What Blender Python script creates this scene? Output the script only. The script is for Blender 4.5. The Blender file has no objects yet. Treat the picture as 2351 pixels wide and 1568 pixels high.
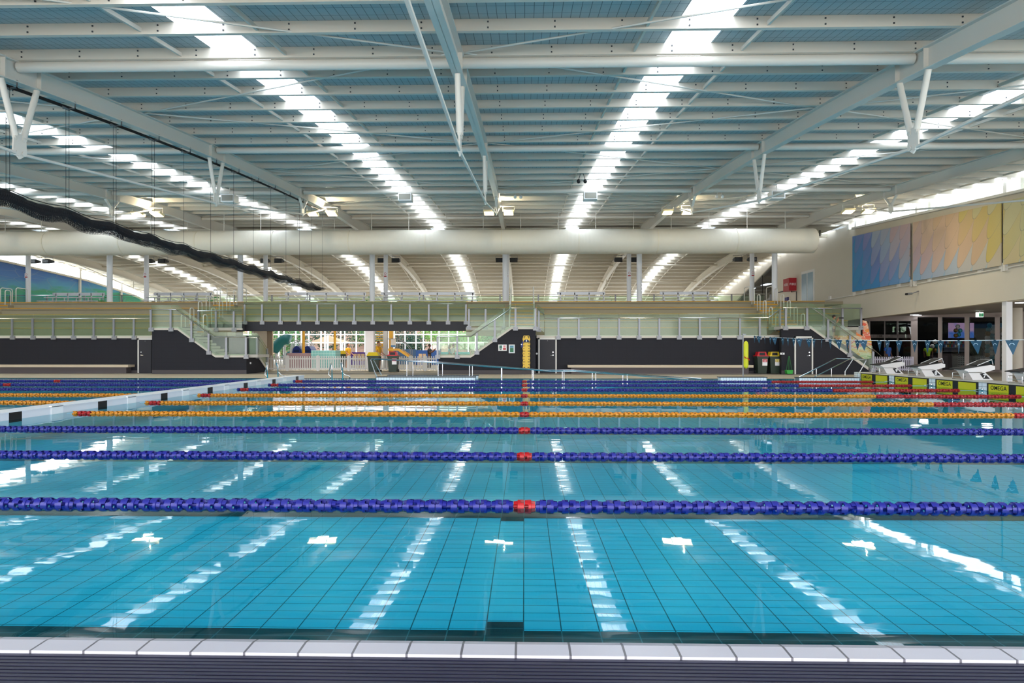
import bpy, bmesh, math, random
from mathutils import Vector, Matrix
random.seed(7)
C = bpy.context.scene.collection
sc = bpy.context.scene
# ------------------------------------------------------------------ camera, world, light, exposure
F, CX, VH, H = 1410.0, 1175.5, 798.0, 1.415
TH = math.radians(1.157)
CT, ST = math.cos(TH), math.sin(TH)
cam = bpy.data.objects.new('camera', bpy.data.cameras.new('camera'))
C.objects.link(cam)
cam.location = (0, 0, H)
cam.rotation_euler = (math.pi/2, 0, TH)
cam.data.sensor_width = 36
cam.data.lens = 36*F/2351
cam.data.shift_y = 14/2351
cam.data.clip_start = 0.05
cam.data.clip_end = 400
sc.camera = cam
sc.view_settings.view_transform = 'Standard'
sc.view_settings.look = 'None'
sc.view_settings.gamma = 1
sc.view_settings.use_curve_mapping = False
sc.view_settings.exposure = 0.76

W = bpy.data.worlds.new('sky'); sc.world = W; W.use_nodes = True
nt = W.node_tree; bg = nt.nodes['Background']
tc = nt.nodes.new('ShaderNodeTexCoord'); sx = nt.nodes.new('ShaderNodeSeparateXYZ')
rp = nt.nodes.new('ShaderNodeValToRGB')
nt.links.new(tc.outputs['Generated'], sx.inputs[0]); nt.links.new(sx.outputs['Z'], rp.inputs[0])
e = rp.color_ramp.elements
e[0].position = 0.0; e[0].color = (0.93, 0.96, 1.0, 1)
e[1].position = 0.6; e[1].color = (0.70, 0.84, 1.0, 1)
nt.links.new(rp.outputs[0], bg.inputs[0]); bg.inputs[1].default_value = 3.2

def area(name, loc, rot, sx_, sy_, power, col=(1, 1, 1)):
    l = bpy.data.lights.new(name, 'AREA'); l.shape = 'RECTANGLE'; l.size = sx_; l.size_y = sy_
    l.energy = power; l.color = col
    o = bpy.data.objects.new(name, l); C.objects.link(o); o.location = loc; o.rotation_euler = rot
    return o
BEAMS = [-1.21+8.4*k for k in range(-4, 3)]
SKY = [-1.21+8.4*(k+.5) for k in range(-5, 3)]
SKYP = 115
for i, x in enumerate(SKY):      # daylight falling on the rooflights of the two roofs
    x_ = min(x, 19.0)
    area('daylight_pool_roof', (x_, 20.5, 8.55), (math.atan(.068), 0, 0), .8, 33.0, SKYP*1.6, (1, .985, .96))
    area('daylight_hall_roof', (x_, 52.5, 8.95), (math.atan(-.09), 0, 0), .8, 24.0, SKYP*1.6, (1, .985, .96))
area('near_fill_light', (-9, -7.8, 2.7), (math.pi/2, 0, 0), 54, 4.2, 2100, (1, .955, .90))  # added fill from behind the camera; a window wall there is only assumed
area('daylight_right_glazing', (20.6, 26, 8.3), (0, math.radians(68), 0), 2.0, 30, 420, (.92, .96, 1))
area('daylight_left_glazing', (-39.4, 53, 7.2), (0, math.radians(-80), 0), 2.0, 20, 700, (.92, .96, 1))
# ------------------------------------------------------------------ picture geometry -> places
def ray(u, v):
    t = (u-CX)/F; s = (VH-v)/F
    return Vector((-ST+t*CT, CT+t*ST, s))
def onY(u, v, Y):
    d = ray(u, v); k = Y/d.y; return Vector((d.x*k, Y, H+d.z*k))
def onX(u, v, X):
    d = ray(u, v); k = X/d.x; return Vector((X, d.y*k, H+d.z*k))
def onZ(u, v, Z):
    d = ray(u, v); k = (Z-H)/d.z; return Vector((d.x*k, d.y*k, Z))
def onP(u, v, A, B):                    # upright plane through ground points A and B
    d = ray(u, v); n = Vector((B[1]-A[1], A[0]-B[0], 0)); k = n.dot(Vector((A[0], A[1], 0)))/n.dot(d)
    return Vector((d.x*k, d.y*k, H+d.z*k))
# ------------------------------------------------------------------ materials
MATS = {}
def srgb(h):
    h = h.lstrip('#'); r = []
    for i in (0, 2, 4):
        c = int(h[i:i+2], 16)/255; r.append(c/12.92 if c <= .04045 else ((c+.055)/1.055)**2.4)
    return (*r, 1)
def mat(name, col, rough=.5, metal=0, spec=.5, emit=None, es=1, noise=0, nscale=6, bump=0, bscale=40):
    if name in MATS: return MATS[name]
    m = bpy.data.materials.new(name); m.use_nodes = True; n = m.node_tree.nodes; L = m.node_tree.links
    b = n['Principled BSDF']; c = srgb(col) if isinstance(col, str) else (*col, 1)
    b.inputs['Base Color'].default_value = c; b.inputs['Roughness'].default_value = rough
    b.inputs['Metallic'].default_value = metal; b.inputs['Specular IOR Level'].default_value = spec
    if noise or bump:
        g = n.new('ShaderNodeNewGeometry'); t = n.new('ShaderNodeTexNoise')
        t.inputs['Scale'].default_value = nscale; t.inputs['Detail'].default_value = 4
        L.new(g.outputs['Position'], t.inputs['Vector'])
        if noise:
            mx = n.new('ShaderNodeMix'); mx.data_type = 'RGBA'
            mx.inputs[6].default_value = tuple(x*(1-noise) for x in c[:3])+(1,)
            mx.inputs[7].default_value = tuple(min(1, x*(1+noise)) for x in c[:3])+(1,)
            L.new(t.outputs['Fac'], mx.inputs[0]); L.new(mx.outputs[2], b.inputs['Base Color'])
        if bump:
            t2 = n.new('ShaderNodeTexNoise'); t2.inputs['Scale'].default_value = bscale
            L.new(g.outputs['Position'], t2.inputs['Vector'])
            bp = n.new('ShaderNodeBump'); bp.inputs['Strength'].default_value = bump; bp.inputs['Distance'].default_value = .02
            L.new(t2.outputs['Fac'], bp.inputs['Height']); L.new(bp.outputs[0], b.inputs['Normal'])
    if emit:
        b.inputs['Emission Color'].default_value = srgb(emit); b.inputs['Emission Strength'].default_value = es
    MATS[name] = m; return m
def math_node(n, L, op, a, b=None, c=None):
    m = n.new('ShaderNodeMath'); m.operation = op
    for i, x in enumerate((a, b, c)):
        if x is None: continue
        if isinstance(x, (int, float)): m.inputs[i].default_value = x
        else: L.new(x, m.inputs[i])
    return m.outputs[0]
def grid_mat(name, col, line, ax, pitches, width, rough=.4, spec=.5, offs=(0, 0), extra=None, noise=0):
    """plain colour with thin joint lines every pitch metres along two world axes; ax like 'XY'"""
    if name in MATS: return MATS[name]
    m = mat(name, col, rough, 0, spec); n = m.node_tree.nodes; L = m.node_tree.links; b = n['Principled BSDF']
    g = n.new('ShaderNodeNewGeometry'); s = n.new('ShaderNodeSeparateXYZ'); L.new(g.outputs['Position'], s.inputs[0])
    fac = None
    for a, p, w, of in zip(ax, pitches, width if isinstance(width, tuple) else (width,)*2, offs):
        q = math_node(n, L, 'DIVIDE', math_node(n, L, 'ADD', s.outputs[a], of+1000*p), p)
        q = math_node(n, L, 'LESS_THAN', math_node(n, L, 'FRACT', q), w/p)
        fac = q if fac is None else math_node(n, L, 'MAXIMUM', fac, q)
    mx = n.new('ShaderNodeMix'); mx.data_type = 'RGBA'
    mx.inputs[6].default_value = b.inputs['Base Color'].default_value; mx.inputs[7].default_value = srgb(line)
    if noise:
        t = n.new('ShaderNodeTexNoise'); t.inputs['Scale'].default_value = 1.2; L.new(g.outputs['Position'], t.inputs['Vector'])
        m2 = n.new('ShaderNodeMix'); m2.data_type = 'RGBA'; c = mx.inputs[6].default_value
        m2.inputs[6].default_value = tuple(x*(1-noise) for x in c[:3])+(1,); m2.inputs[7].default_value = tuple(min(1, x*(1+noise)) for x in c[:3])+(1,)
        L.new(t.outputs['Fac'], m2.inputs[0]); L.new(m2.outputs[2], mx.inputs[6])
    L.new(fac, mx.inputs[0]); L.new(mx.outputs[2], b.inputs['Base Color'])
    return m
def sym_ior(n, L, fr, ior):
    g = n.new('ShaderNodeNewGeometry'); L.new(math_node(n, L, 'MULTIPLY_ADD', g.outputs['Backfacing'], 1/ior-ior, ior), fr.inputs[0])
def glass_mat(name, tint, ior=1.45, rough=0.0, dirt=0.0):
    if name in MATS: return MATS[name]
    m = bpy.data.materials.new(name); m.use_nodes = True; n = m.node_tree.nodes; L = m.node_tree.links
    n.remove(n['Principled BSDF']); o = n['Material Output']
    fr = n.new('ShaderNodeFresnel'); sym_ior(n, L, fr, ior)
    tr = n.new('ShaderNodeBsdfTransparent'); tr.inputs[0].default_value = (*tint, 1)
    gl = n.new('ShaderNodeBsdfGlossy'); gl.inputs['Roughness'].default_value = rough
    mx = n.new('ShaderNodeMixShader'); L.new(fr.outputs[0], mx.inputs[0]); L.new(tr.outputs[0], mx.inputs[1]); L.new(gl.outputs[0], mx.inputs[2])
    if dirt:
        df = n.new('ShaderNodeBsdfDiffuse'); df.inputs[0].default_value = (.75, .85, .72, 1)
        m2 = n.new('ShaderNodeMixShader'); m2.inputs[0].default_value = dirt
        L.new(mx.outputs[0], m2.inputs[1]); L.new(df.outputs[0], m2.inputs[2]); mx = m2
    L.new(mx.outputs[0], o.inputs[0]); MATS[name] = m; return m
# ------------------------------------------------------------------ mesh builder
WO = {}
class MB:
    def __init__(s): s.v = []; s.f = []
    def add(s, vs, fs):
        k = len(s.v); s.v += [tuple(p) for p in vs]; s.f += [tuple(i+k for i in f) for f in fs]; return s
    def box(s, x0, x1, y0, y1, z0, z1):
        if x0 > x1: x0, x1 = x1, x0
        if y0 > y1: y0, y1 = y1, y0
        if z0 > z1: z0, z1 = z1, z0
        return s.add([(x0, y0, z0), (x1, y0, z0), (x1, y1, z0), (x0, y1, z0), (x0, y0, z1), (x1, y0, z1), (x1, y1, z1), (x0, y1, z1)],
                     [(3, 2, 1, 0), (4, 5, 6, 7), (0, 1, 5, 4), (1, 2, 6, 5), (2, 3, 7, 6), (3, 0, 4, 7)])
    def bar(s, a, b, w, h, up=Vector((0, 0, 1))):
        a = Vector(a); b = Vector(b); d = (b-a).normalized(); sd = d.cross(up)
        if sd.length < 1e-4: sd = Vector((1, 0, 0))
        sd.normalize(); u = sd.cross(d).normalized(); vs = []
        for p in (a, b):
            for i, j in ((-1, -1), (1, -1), (1, 1), (-1, 1)): vs.append(p+sd*(i*w/2)+u*(j*h/2))
        return s.add(vs, [(3, 2, 1, 0), (4, 5, 6, 7), (0, 1, 5, 4), (1, 2, 6, 5), (2, 3, 7, 6), (3, 0, 4, 7)])
    def tube(s, pts, r, n=8, cap=True):
        pts = [Vector(p) for p in pts]; rings = []; ref = None
        for i, p in enumerate(pts):
            d = (pts[min(i+1, len(pts)-1)]-pts[max(i-1, 0)]).normalized()
            if ref is None:
                ref = d.cross(Vector((0, 0, 1)))
                if ref.length < .05: ref = Vector((1, 0, 0))
            ref = (ref-d*ref.dot(d)).normalized(); w = d.cross(ref)
            rr = r[i] if isinstance(r, (list, tuple)) else r
            rings.append([p+(ref*math.cos(2*math.pi*j/n)+w*math.sin(2*math.pi*j/n))*rr for j in range(n)])
        vs = [q for g in rings for q in g]; fs = []
        for i in range(len(pts)-1):
            for j in range(n):
                k = (j+1) % n; fs.append((i*n+j, i*n+k, (i+1)*n+k, (i+1)*n+j))
        if cap: fs += [tuple(range(n-1, -1, -1)), tuple((len(pts)-1)*n+j for j in range(n))]
        return s.add(vs, fs)
    def prism(s, poly, d):           # planar polygon of 3-D points pushed along d
        d = Vector(d); n = len(poly); vs = [Vector(p) for p in poly]+[Vector(p)+d for p in poly]
        fs = [tuple(range(n)), tuple(range(2*n-1, n-1, -1))]+[(i+n, (i+1) % n+n, (i+1) % n, i) for i in range(n)]
        return s.add(vs, fs)
    def quad(s, a, b, c, d): return s.add([a, b, c, d], [(0, 1, 2, 3)])
    def lathe(s, prof, n=16, c=(0, 0, 0), axis='Z', cap=True):
        vs = []; fs = []
        for r, h in prof:
            for j in range(n):
                a = 2*math.pi*j/n; x, y = r*math.cos(a), r*math.sin(a)
                p = (x, y, h) if axis == 'Z' else ((h, x, y) if axis == 'X' else (x, h, y))
                vs.append((p[0]+c[0], p[1]+c[1], p[2]+c[2]))
        for i in range(len(prof)-1):
            for j in range(n):
                k = (j+1) % n; fs.append((i*n+j, i*n+k, (i+1)*n+k, (i+1)*n+j))
        if cap: fs += [tuple(range(n-1, -1, -1)), tuple((len(prof)-1)*n+j for j in range(n))]
        return s.add(vs, fs)
    def ball(s, c, rx, ry=None, rz=None, n=10, m=7):
        ry = ry or rx; rz = rz or rx; vs = [(c[0], c[1], c[2]-rz)]; fs = []
        for i in range(1, m):
            t = math.pi*i/m
            for j in range(n):
                a = 2*math.pi*j/n; vs.append((c[0]+rx*math.sin(t)*math.cos(a), c[1]+ry*math.sin(t)*math.sin(a), c[2]-rz*math.cos(t)))
        vs.append((c[0], c[1], c[2]+rz)); T = len(vs)-1
        for j in range(n):
            k = (j+1) % n; fs.append((0, 1+k, 1+j)); fs.append((T, 1+(m-2)*n+j, 1+(m-2)*n+k))
            for i in range(m-2): fs.append((1+i*n+j, 1+i*n+k, 1+(i+1)*n+k, 1+(i+1)*n+j))
        return s.add(vs, fs)
    def build(s, name, m, parent=None, smooth=False, local=False, origin=None):
        me = bpy.data.meshes.new(name)
        if local: o0 = Vector((0, 0, 0)) if origin is None else Vector(origin)
        else:
            xs = [p[0] for p in s.v]; ys = [p[1] for p in s.v]; zs = [p[2] for p in s.v]
            o0 = Vector(origin) if origin is not None else Vector(((min(xs)+max(xs))/2, (min(ys)+max(ys))/2, min(zs)))
        me.from_pydata([(p[0]-o0.x, p[1]-o0.y, p[2]-o0.z) for p in s.v], [], s.f); me.update()
        bm = bmesh.new(); bm.from_mesh(me); bmesh.ops.recalc_face_normals(bm, faces=bm.faces[:]); bm.to_mesh(me); bm.free()
        if smooth:
            for p in me.polygons: p.use_smooth = True
            if smooth != 'all': me.set_sharp_from_angle(angle=math.radians(40))
        ob = bpy.data.objects.new(name, me); C.objects.link(ob); me.materials.append(m)
        if parent: ob.parent = parent; ob.location = o0 if local else o0-WO.get(parent.name, Vector())
        else: ob.location = o0
        WO[ob.name] = o0.copy() if not local else o0+WO.get(parent.name, Vector()) if parent else o0.copy()
        return ob
def tag(o, label=None, cat=None, group=None, kind=None):
    if label: o['label'] = label
    if cat: o['category'] = cat
    if group: o['group'] = group
    if kind: o['kind'] = kind
    return o
def empty(name, loc, label=None, cat=None, group=None, kind=None, rz=0):
    o = bpy.data.objects.new(name, None); C.objects.link(o); o.location = loc; o.rotation_euler = (0, 0, rz); o.empty_display_size = .2
    WO[o.name] = Vector(loc); return tag(o, label, cat, group, kind)
def inst(src, parent, loc, rz=0, rot=None):
    o = src.copy(); C.objects.link(o); o.parent = parent; o.location = loc
    o.rotation_euler = rot if rot else (0, 0, rz); return o
def copy_tree(o, loc=None, rz=None, label=None):
    def rec(x, par):
        c = x.copy(); C.objects.link(c); c.parent = par
        for ch in kids.get(x.name, []): rec(ch, c)
        return c
    kids = {}
    for x in C.objects:
        if x.parent: kids.setdefault(x.parent.name, []).append(x)
    c = rec(o, None)
    if loc is not None: c.location = loc
    if rz is not None: c.rotation_euler = (0, 0, rz)
    if label: c['label'] = label
    return c
def text_mesh(txt, size, bold=0.0):
    cu = bpy.data.curves.new('t', 'FONT'); cu.body = txt; cu.size = size; cu.offset = bold
    cu.align_x = 'CENTER'; cu.align_y = 'CENTER'; cu.extrude = 0; cu.resolution_u = 3
    o = bpy.data.objects.new('t', cu); C.objects.link(o)
    dg = bpy.context.evaluated_depsgraph_get(); me = bpy.data.meshes.new_from_object(o.evaluated_get(dg))
    vs = [tuple(v.co) for v in me.vertices]; fs = [tuple(p.vertices) for p in me.polygons]
    bpy.data.objects.remove(o); bpy.data.curves.remove(cu); bpy.data.meshes.remove(me)
    return vs, fs
def text_at(name, txt, size, origin, ex, ey, m, parent, bold=0.0, thick=.003):
    """flat lettering: local x along ex, local y along ey"""
    vs, fs = text_mesh(txt, size, bold); ex = Vector(ex); ey = Vector(ey); o = Vector(origin); n = ex.cross(ey)
    mb = MB(); mb.add([o+ex*a+ey*b+n*thick for a, b, c in vs], fs)
    return mb.build(name, m, parent)
ORD = ['first', 'second', 'third', 'fourth', 'fifth', 'sixth', 'seventh', 'eighth', 'ninth', 'tenth', 'eleventh', 'twelfth', 'thirteenth',
       'fourteenth', 'fifteenth', 'sixteenth', 'seventeenth', 'eighteenth', 'nineteenth', 'twentieth', 'twenty-first', 'twenty-second', 'twenty-third', 'twenty-fourth', 'twenty-fifth', 'twenty-sixth', 'twenty-seventh', 'twenty-eighth']
NUM = ['zero', 'one', 'two', 'three', 'four', 'five', 'six', 'seven', 'eight', 'nine']
def nth_left(i, n):
    if i == 0: return 'leftmost'
    if i == n-1: return 'rightmost'
    return ORD[i]+' from the left'
# ------------------------------------------------------------------ shared materials
STEEL = mat('white_painted_steel', '#DAD5CD', .45)
STEELB = mat('white_roof_purlin', '#D8CFC3', .5)
WALLW = mat('cream_plaster', '#D3C9B8', .75, noise=.03, nscale=.8)
WHITE = mat('white_plastic', '#E8E8EA', .35)
TRIM = mat('pale_grey_concrete', '#B9B4AC', .7, noise=.05, nscale=3)
CONC = mat('tier_concrete', '#9A9078', .8, noise=.06, nscale=1.5)
ALU = mat('aluminium', '#96969A', .45, metal=.5)
CHROME = mat('stainless_rail', '#D5D5D8', .18, metal=1)
GREYP = mat('grey_steel_post', '#8F8F95', .4, metal=.5)
BLACK = mat('black_plastic', '#15151A', .5)
YEL = mat('yellow_nosing', '#D79A20', .6)
DARKW = grid_mat('dark_block_wall', '#13131F', '#0D0D16', 'XZ', (.4, .2), .012, .75)
SKIRT = mat('dark_skirting', '#4C4648', .7)
GLASSG = glass_mat('balustrade_glass', (.80, .88, .79), 1.3, .05, .05)
GLASSC = glass_mat('clear_glass', (.95, .97, .96), 1.45)
GLASSD = glass_mat('dark_tinted_glass', (.55, .58, .60), 1.5)
RED = mat('red_plastic', '#C01818', .4)
# ------------------------------------------------------------------ pool
PX0, PX1, PY0, PY1, PZ = -35.0, 15.05, 2.93, 27.96, -.45
POOLT = grid_mat('pool_floor_tile', '#66CEE2', '#0E4858', 'XY', (.25, .125), (.008, .006), .35, offs=(.01, .06), noise=.04)
POOLW = grid_mat('pool_wall_tile', '#D9E6EE', '#6E8894', 'YZ', (.25, .125), .01, .3)
POOLWX = grid_mat('pool_wall_tile_side', '#D9E6EE', '#6E8894', 'XZ', (.25, .125), .01, .3)
DTILE = grid_mat('black_lane_tile', '#201D20', '#5F7478', 'XY', (.25, .125), (.008, .006), .35, offs=(.01, .06))
m = MB(); m.box(PX0, PX1, PY0, PY1, PZ-.1, PZ); pf = m.build('floor', POOLT); tag(pf, kind='structure')
for nm, b, mm in (('wall_pool_left', (PX0-.2, PX0, PY0, PY1, PZ, .0), POOLW), ('wall_pool_near', (PX0, PX1, PY0-.04, PY0, PZ, -.012), POOLWX), ('wall_pool_far', (PX0, PX1, PY1, PY1+.05, PZ, -.005), POOLWX)):
    tag(MB().box(*b).build(nm, mm), kind='structure')
def app_y(Y, depth=1.25):            # where a mark on the deeper floor shows on the shallow tiled floor
    lo, hi = .05, 60
    for _ in range(50):
        s = (lo+hi)/2
        sn = s/math.hypot(s, H)/1.33
        if s+depth*sn/math.sqrt(1-sn*sn) < Y: lo = s
        else: hi = s
    return lo*(H-PZ)/H
for n in range(10):
    yc = 4.2+2.5*n
    a, b = app_y(yc-.29), app_y(yc-.02)
    if n == 0: a, b = 3.3, b+.06
    mb = MB().box(-32.6, 12.9, a, b, PZ-.01, PZ+.004)
    tag(mb.build('lane_line', DTILE), 'dark tiled lane line on the pool floor, '+('nearest to the coping' if n == 0 else ORD[n]+' from the near edge'), 'lane line', 'lane lines on the pool floor')
    if n < 2:
        mb = MB().box(-.26, -.01, b if n == 0 else a-.12, b+.13 if n == 0 else a, PZ-.01, PZ+.004)
        tag(mb.build('lane_marker', DTILE), 'dark tile square on the pool floor '+('next to the near coping' if n == 0 else 'just in front of the nearest rope'), 'lane marker', 'dark tile squares')
# water
def water_mat():
    m = bpy.data.materials.new('pool_water'); m.use_nodes = True; n = m.node_tree.nodes; L = m.node_tree.links
    n.remove(n['Principled BSDF']); o = n['Material Output']
    g = n.new('ShaderNodeNewGeometry')
    mp = n.new('ShaderNodeMapping'); mp.inputs['Scale'].default_value = (1.0, 1.6, 1); L.new(g.outputs['Position'], mp.inputs[0])
    t = n.new('ShaderNodeTexNoise'); t.inputs['Scale'].default_value = 1.1; t.inputs['Detail'].default_value = 2.5; t.inputs['Roughness'].default_value = .5
    L.new(mp.outputs[0], t.inputs['Vector'])
    bp = n.new('ShaderNodeBump'); bp.inputs['Strength'].default_value = .06; bp.inputs['Distance'].default_value = .03; L.new(t.outputs['Fac'], bp.inputs['Height'])
    fr = n.new('ShaderNodeFresnel'); sym_ior(n, L, fr, 1.33); L.new(bp.outputs[0], fr.inputs['Normal'])
    tr = n.new('ShaderNodeBsdfTransparent'); tr.inputs[0].default_value = (.34, .87, .96, 1)
    gl = n.new('ShaderNodeBsdfGlossy'); gl.inputs['Roughness'].default_value = .015; L.new(bp.outputs[0], gl.inputs['Normal'])
    mx = n.new('ShaderNodeMixShader'); L.new(fr.outputs[0], mx.inputs[0]); L.new(tr.outputs[0], mx.inputs[1]); L.new(gl.outputs[0], mx.inputs[2]); L.new(mx.outputs[0], o.inputs[0])
    return m
w = MB(); w.quad((PX0, PY0-.04, 0), (PX1, PY0-.04, 0), (PX1, PY1+.05, 0), (PX0, PY1+.05, 0))
tag(w.build('pool_water', water_mat()), 'clear turquoise water filling the swimming pool', 'water', kind='stuff')
# coping, drain grate, decks
COP = grid_mat('white_coping_tile', '#C2BEC8', '#66636A', 'XY', (.25, 5.0), (.011, .001), .3, offs=(.045, 0))
m = MB(); prof = [(2.80, .012), (2.90, .014), (2.945, .004), (2.965, -.05), (2.965, -.3), (2.80, -.3)]
m.prism([(PX0-.3, y, z) for y, z in prof], (PX1-PX0+.6, 0, 0)); tag(m.build('trim_1', COP), kind='structure')
m = MB(); m.box(PX0-.3, PX1-.03, 2.10, 2.80, -.10, -.06)
NAVY = mat('navy_grate_plastic', '#24243C', .45, noise=.12, nscale=9)
gr = empty('drain_grate', (0, 2.45, -.1), 'dark navy slotted drain grate along the near pool edge', 'grate')
m.build('grate_tray', mat('drain_dark', '#101018', .8), gr)
m = MB(); y = 2.12
while y < 2.79:
    m.box(-14, 14, y, y+.018, -.06, -.0); y += .0285
m.build('grate_slats', NAVY, gr)
m = MB(); x = -14.0
while x < 14: m.box(x, x+.012, 2.10, 2.80, -.06, -.018); x += .12
m.build('grate_ribs', NAVY, gr)
DECK = grid_mat('beige_deck_tile', '#BFB19A', '#9C8F7B', 'XY', (.3, .3), .008, .55, noise=.04)
DECKG = grid_mat('grey_deck_tile', '#6E6865', '#56504E', 'XY', (.1, .1), .01, .6)
m = MB(); m.box(-38.5, 34, -8, 2.10, -.2, 0); tag(m.build('floor', DECK), kind='structure')
m = MB(); m.box(-38.5, 46, PY1+.05, 62, -.2, 0.0); tag(m.build('floor', DECK), kind='structure')
m = MB(); m.box(PX1+.02, 46, 2.10, PY1+.05, -.2, 0.0); m.box(-38.5, PX0-.2, 2.1, PY1+.05, -.2, 0.0); tag(m.build('floor', DECK), kind='structure')
m = MB(); m.box(PX0, PX1, PY1+.05, PY1+.17, -.01, .006); tag(m.build('trim_2', mat('black_drain', '#17161B', .5)), kind='structure')
m = MB(); m.box(-38.5, 19, 33.2, 33.79, 0, .004); m.box(-38.5,19,32.3,32.79,0,.004); tag(m.build('trim_3', DECKG), kind='structure')
# ------------------------------------------------------------------ lane ropes
def float_mesh(name, m, flip=False):
    mb = MB(); R = .058
    mb.lathe([(R*.9, -.013), (R, -.012), (R, .010), (R*.88, .012)], 16, axis='X', cap=False)      # waist band
    def paddles(x0, x1, r0, r1, off, n, half):
        for j in range(n):
            a0 = 2*math.pi*j/n+off; vs = []; fs = []
            rows = [(x0, r0, half*1.25), (x0+(x1-x0)*.25, r0, half), (x0+(x1-x0)*.85, r1, half), (x1, r1, half*.8)]
            for x, r, w in rows:
                for t in (-1, -.33, .33, 1): a = a0+w*t; vs.append((x, r*math.cos(a), r*math.sin(a)))
            for i in range(3):
                for q in range(3): fs.append((i*4+q, i*4+q+1, (i+1)*4+q+1, (i+1)*4+q))
            mb.add(vs, fs)
            c, s_ = math.cos(a0), math.sin(a0)
            mb.add([(x0, .013*c, .013*s_), (x1, .013*c, .013*s_), (x1, r1*c, r1*s_), (x0, r0*c, r0*s_)], [(0, 1, 2, 3)])
    paddles(-.012, -.0465, R, R*.97, .3, 4, .50)
    paddles(.010, .0465, R*.86, R*.78, .3+math.pi/4, 4, .46)
    mb.lathe([(.014, -.049), (.014, .049)], 8, axis='X')
    ob = mb.build(name, m, None, smooth=True, local=True); C.objects.unlink(ob); return ob
FB = float_mesh('float', mat('rope_blue', '#16187C', .45))
FR = float_mesh('float', mat('rope_red', '#A80C14', .45))
FO = float_mesh('float', mat('rope_orange', '#CE8008', .45))
def add_rope(Y, col, label, xa, xb, marks, redfrom=None, span=None):
    """floats every 10 cm from xa to xb; the hundred nearest the camera are parts, the rest one"""
    root = empty('lane_rope', ((xa+xb)/2, Y, 0), label, 'lane rope', 'lane ropes across the pool')
    ox = (xa+xb)/2
    MB().tube([(xa-.2 if xb > 12 else xa, Y, .004), (xb+(.5 if xb > 12 else .1), Y, .004)], .006, 6).build('rope_cable', mat('cable_pale', '#9FC4D8', .4), root)
    xs = []; x = math.floor(xa/.0985)*.0985+.04925; i = 0
    while x < xb: xs.append((x, i)); x += .0985; i += 1
    def src(x):
        if any(abs(x-q) < .1 for q in marks) or (redfrom is not None and x > redfrom): return FR
        return FB if col == 'b' else FO
    xs.sort(key=lambda q: math.hypot(q[0], Y))
    for x, i in xs[:100]:
        f = inst(src(x), root, (x-ox, 0, .004), rot=(random.choice((-.3, 0, .25, .5)), 0, math.pi*(i % 2))); f.name = 'float'
    rest = {}
    for x, i in xs[100:]: rest.setdefault(src(x), []).append((x, i))
    for s_, lst in rest.items():
        mb = MB(); vv = [tuple(v.co) for v in s_.data.vertices]; ff = [tuple(p.vertices) for p in s_.data.polygons]
        for x, i in lst:
            sg = -1 if i % 2 else 1
            mb.add([(x+sg*a, Y+sg*b, c+.004) for a, b, c in vv], ff)
        o = mb.build('float', s_.data.materials[0], root, smooth=True); o['kind'] = 'stuff'
    # hook at the far right end
    if xb > 12: MB().tube([(xb+.45, Y, .02), (PX1, Y, .05)], .012, 6).ball((PX1-.03, Y, .05), .04).build('rope_anchor', CHROME, root)
    return root
NM = ['nearest', 'second', 'third', 'fourth', 'fifth', 'sixth', 'seventh', 'eighth', 'farthest']
for k in range(9):
    Y = 5.46+2.5*k; c = 'o' if 3 <= k <= 5 else 'b'
    word = 'orange' if c == 'o' else 'blue'
    add_rope(Y, c, '%s lane rope of %s floats with red end, right of the white boom%s' % (NM[k], word, ''), -9.6, 14.3, (0.0, -9.5, -9.4), 10.12)
for k in range(3, 9):
    Y = 5.46+2.5*k; c = 'o' if 3 <= k <= 5 else 'b'
    word = 'orange' if c == 'o' else 'blue'
    pos = ['nearest orange', 'middle orange', 'farthest orange', 'nearest blue', 'middle blue', 'farthest blue'][k-3]
    add_rope(Y, c, '%s lane rope on the left, beyond the white boom' % pos, -24.5 if k < 8 else -26, -10.75, (-19.65,))
# ------------------------------------------------------------------ boom
bm_ = empty('pool_boom', (-10.25, 15, 0), 'long white movable boom crossing the pool with black lane marks', 'boom')
MB().box(-10.5, -10.03, 3.2, PY1-.2, -.3, .15).build('boom_body', mat('boom_white', '#DADAE0', .4), bm_)
MB().box(-10.52, -10.0, 3.2, PY1-.2, .15, .165).build('boom_cap', mat('boom_cap', '#E9E9EC', .4), bm_)
for n in range(10):
    y = 4.4+2.5*n
    MB().box(-10.035, -10.02, y-.15, y+.15, -.05, .155).build('lane_mark', mat('black_tile', '#141416', .4), bm_)
for k in range(9):
    y = 5.46+2.5*k
    MB().box(-10.06, -10.0, y-.16, y+.16, -.1, .18).build('anchor_block', WHITE, bm_)
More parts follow.
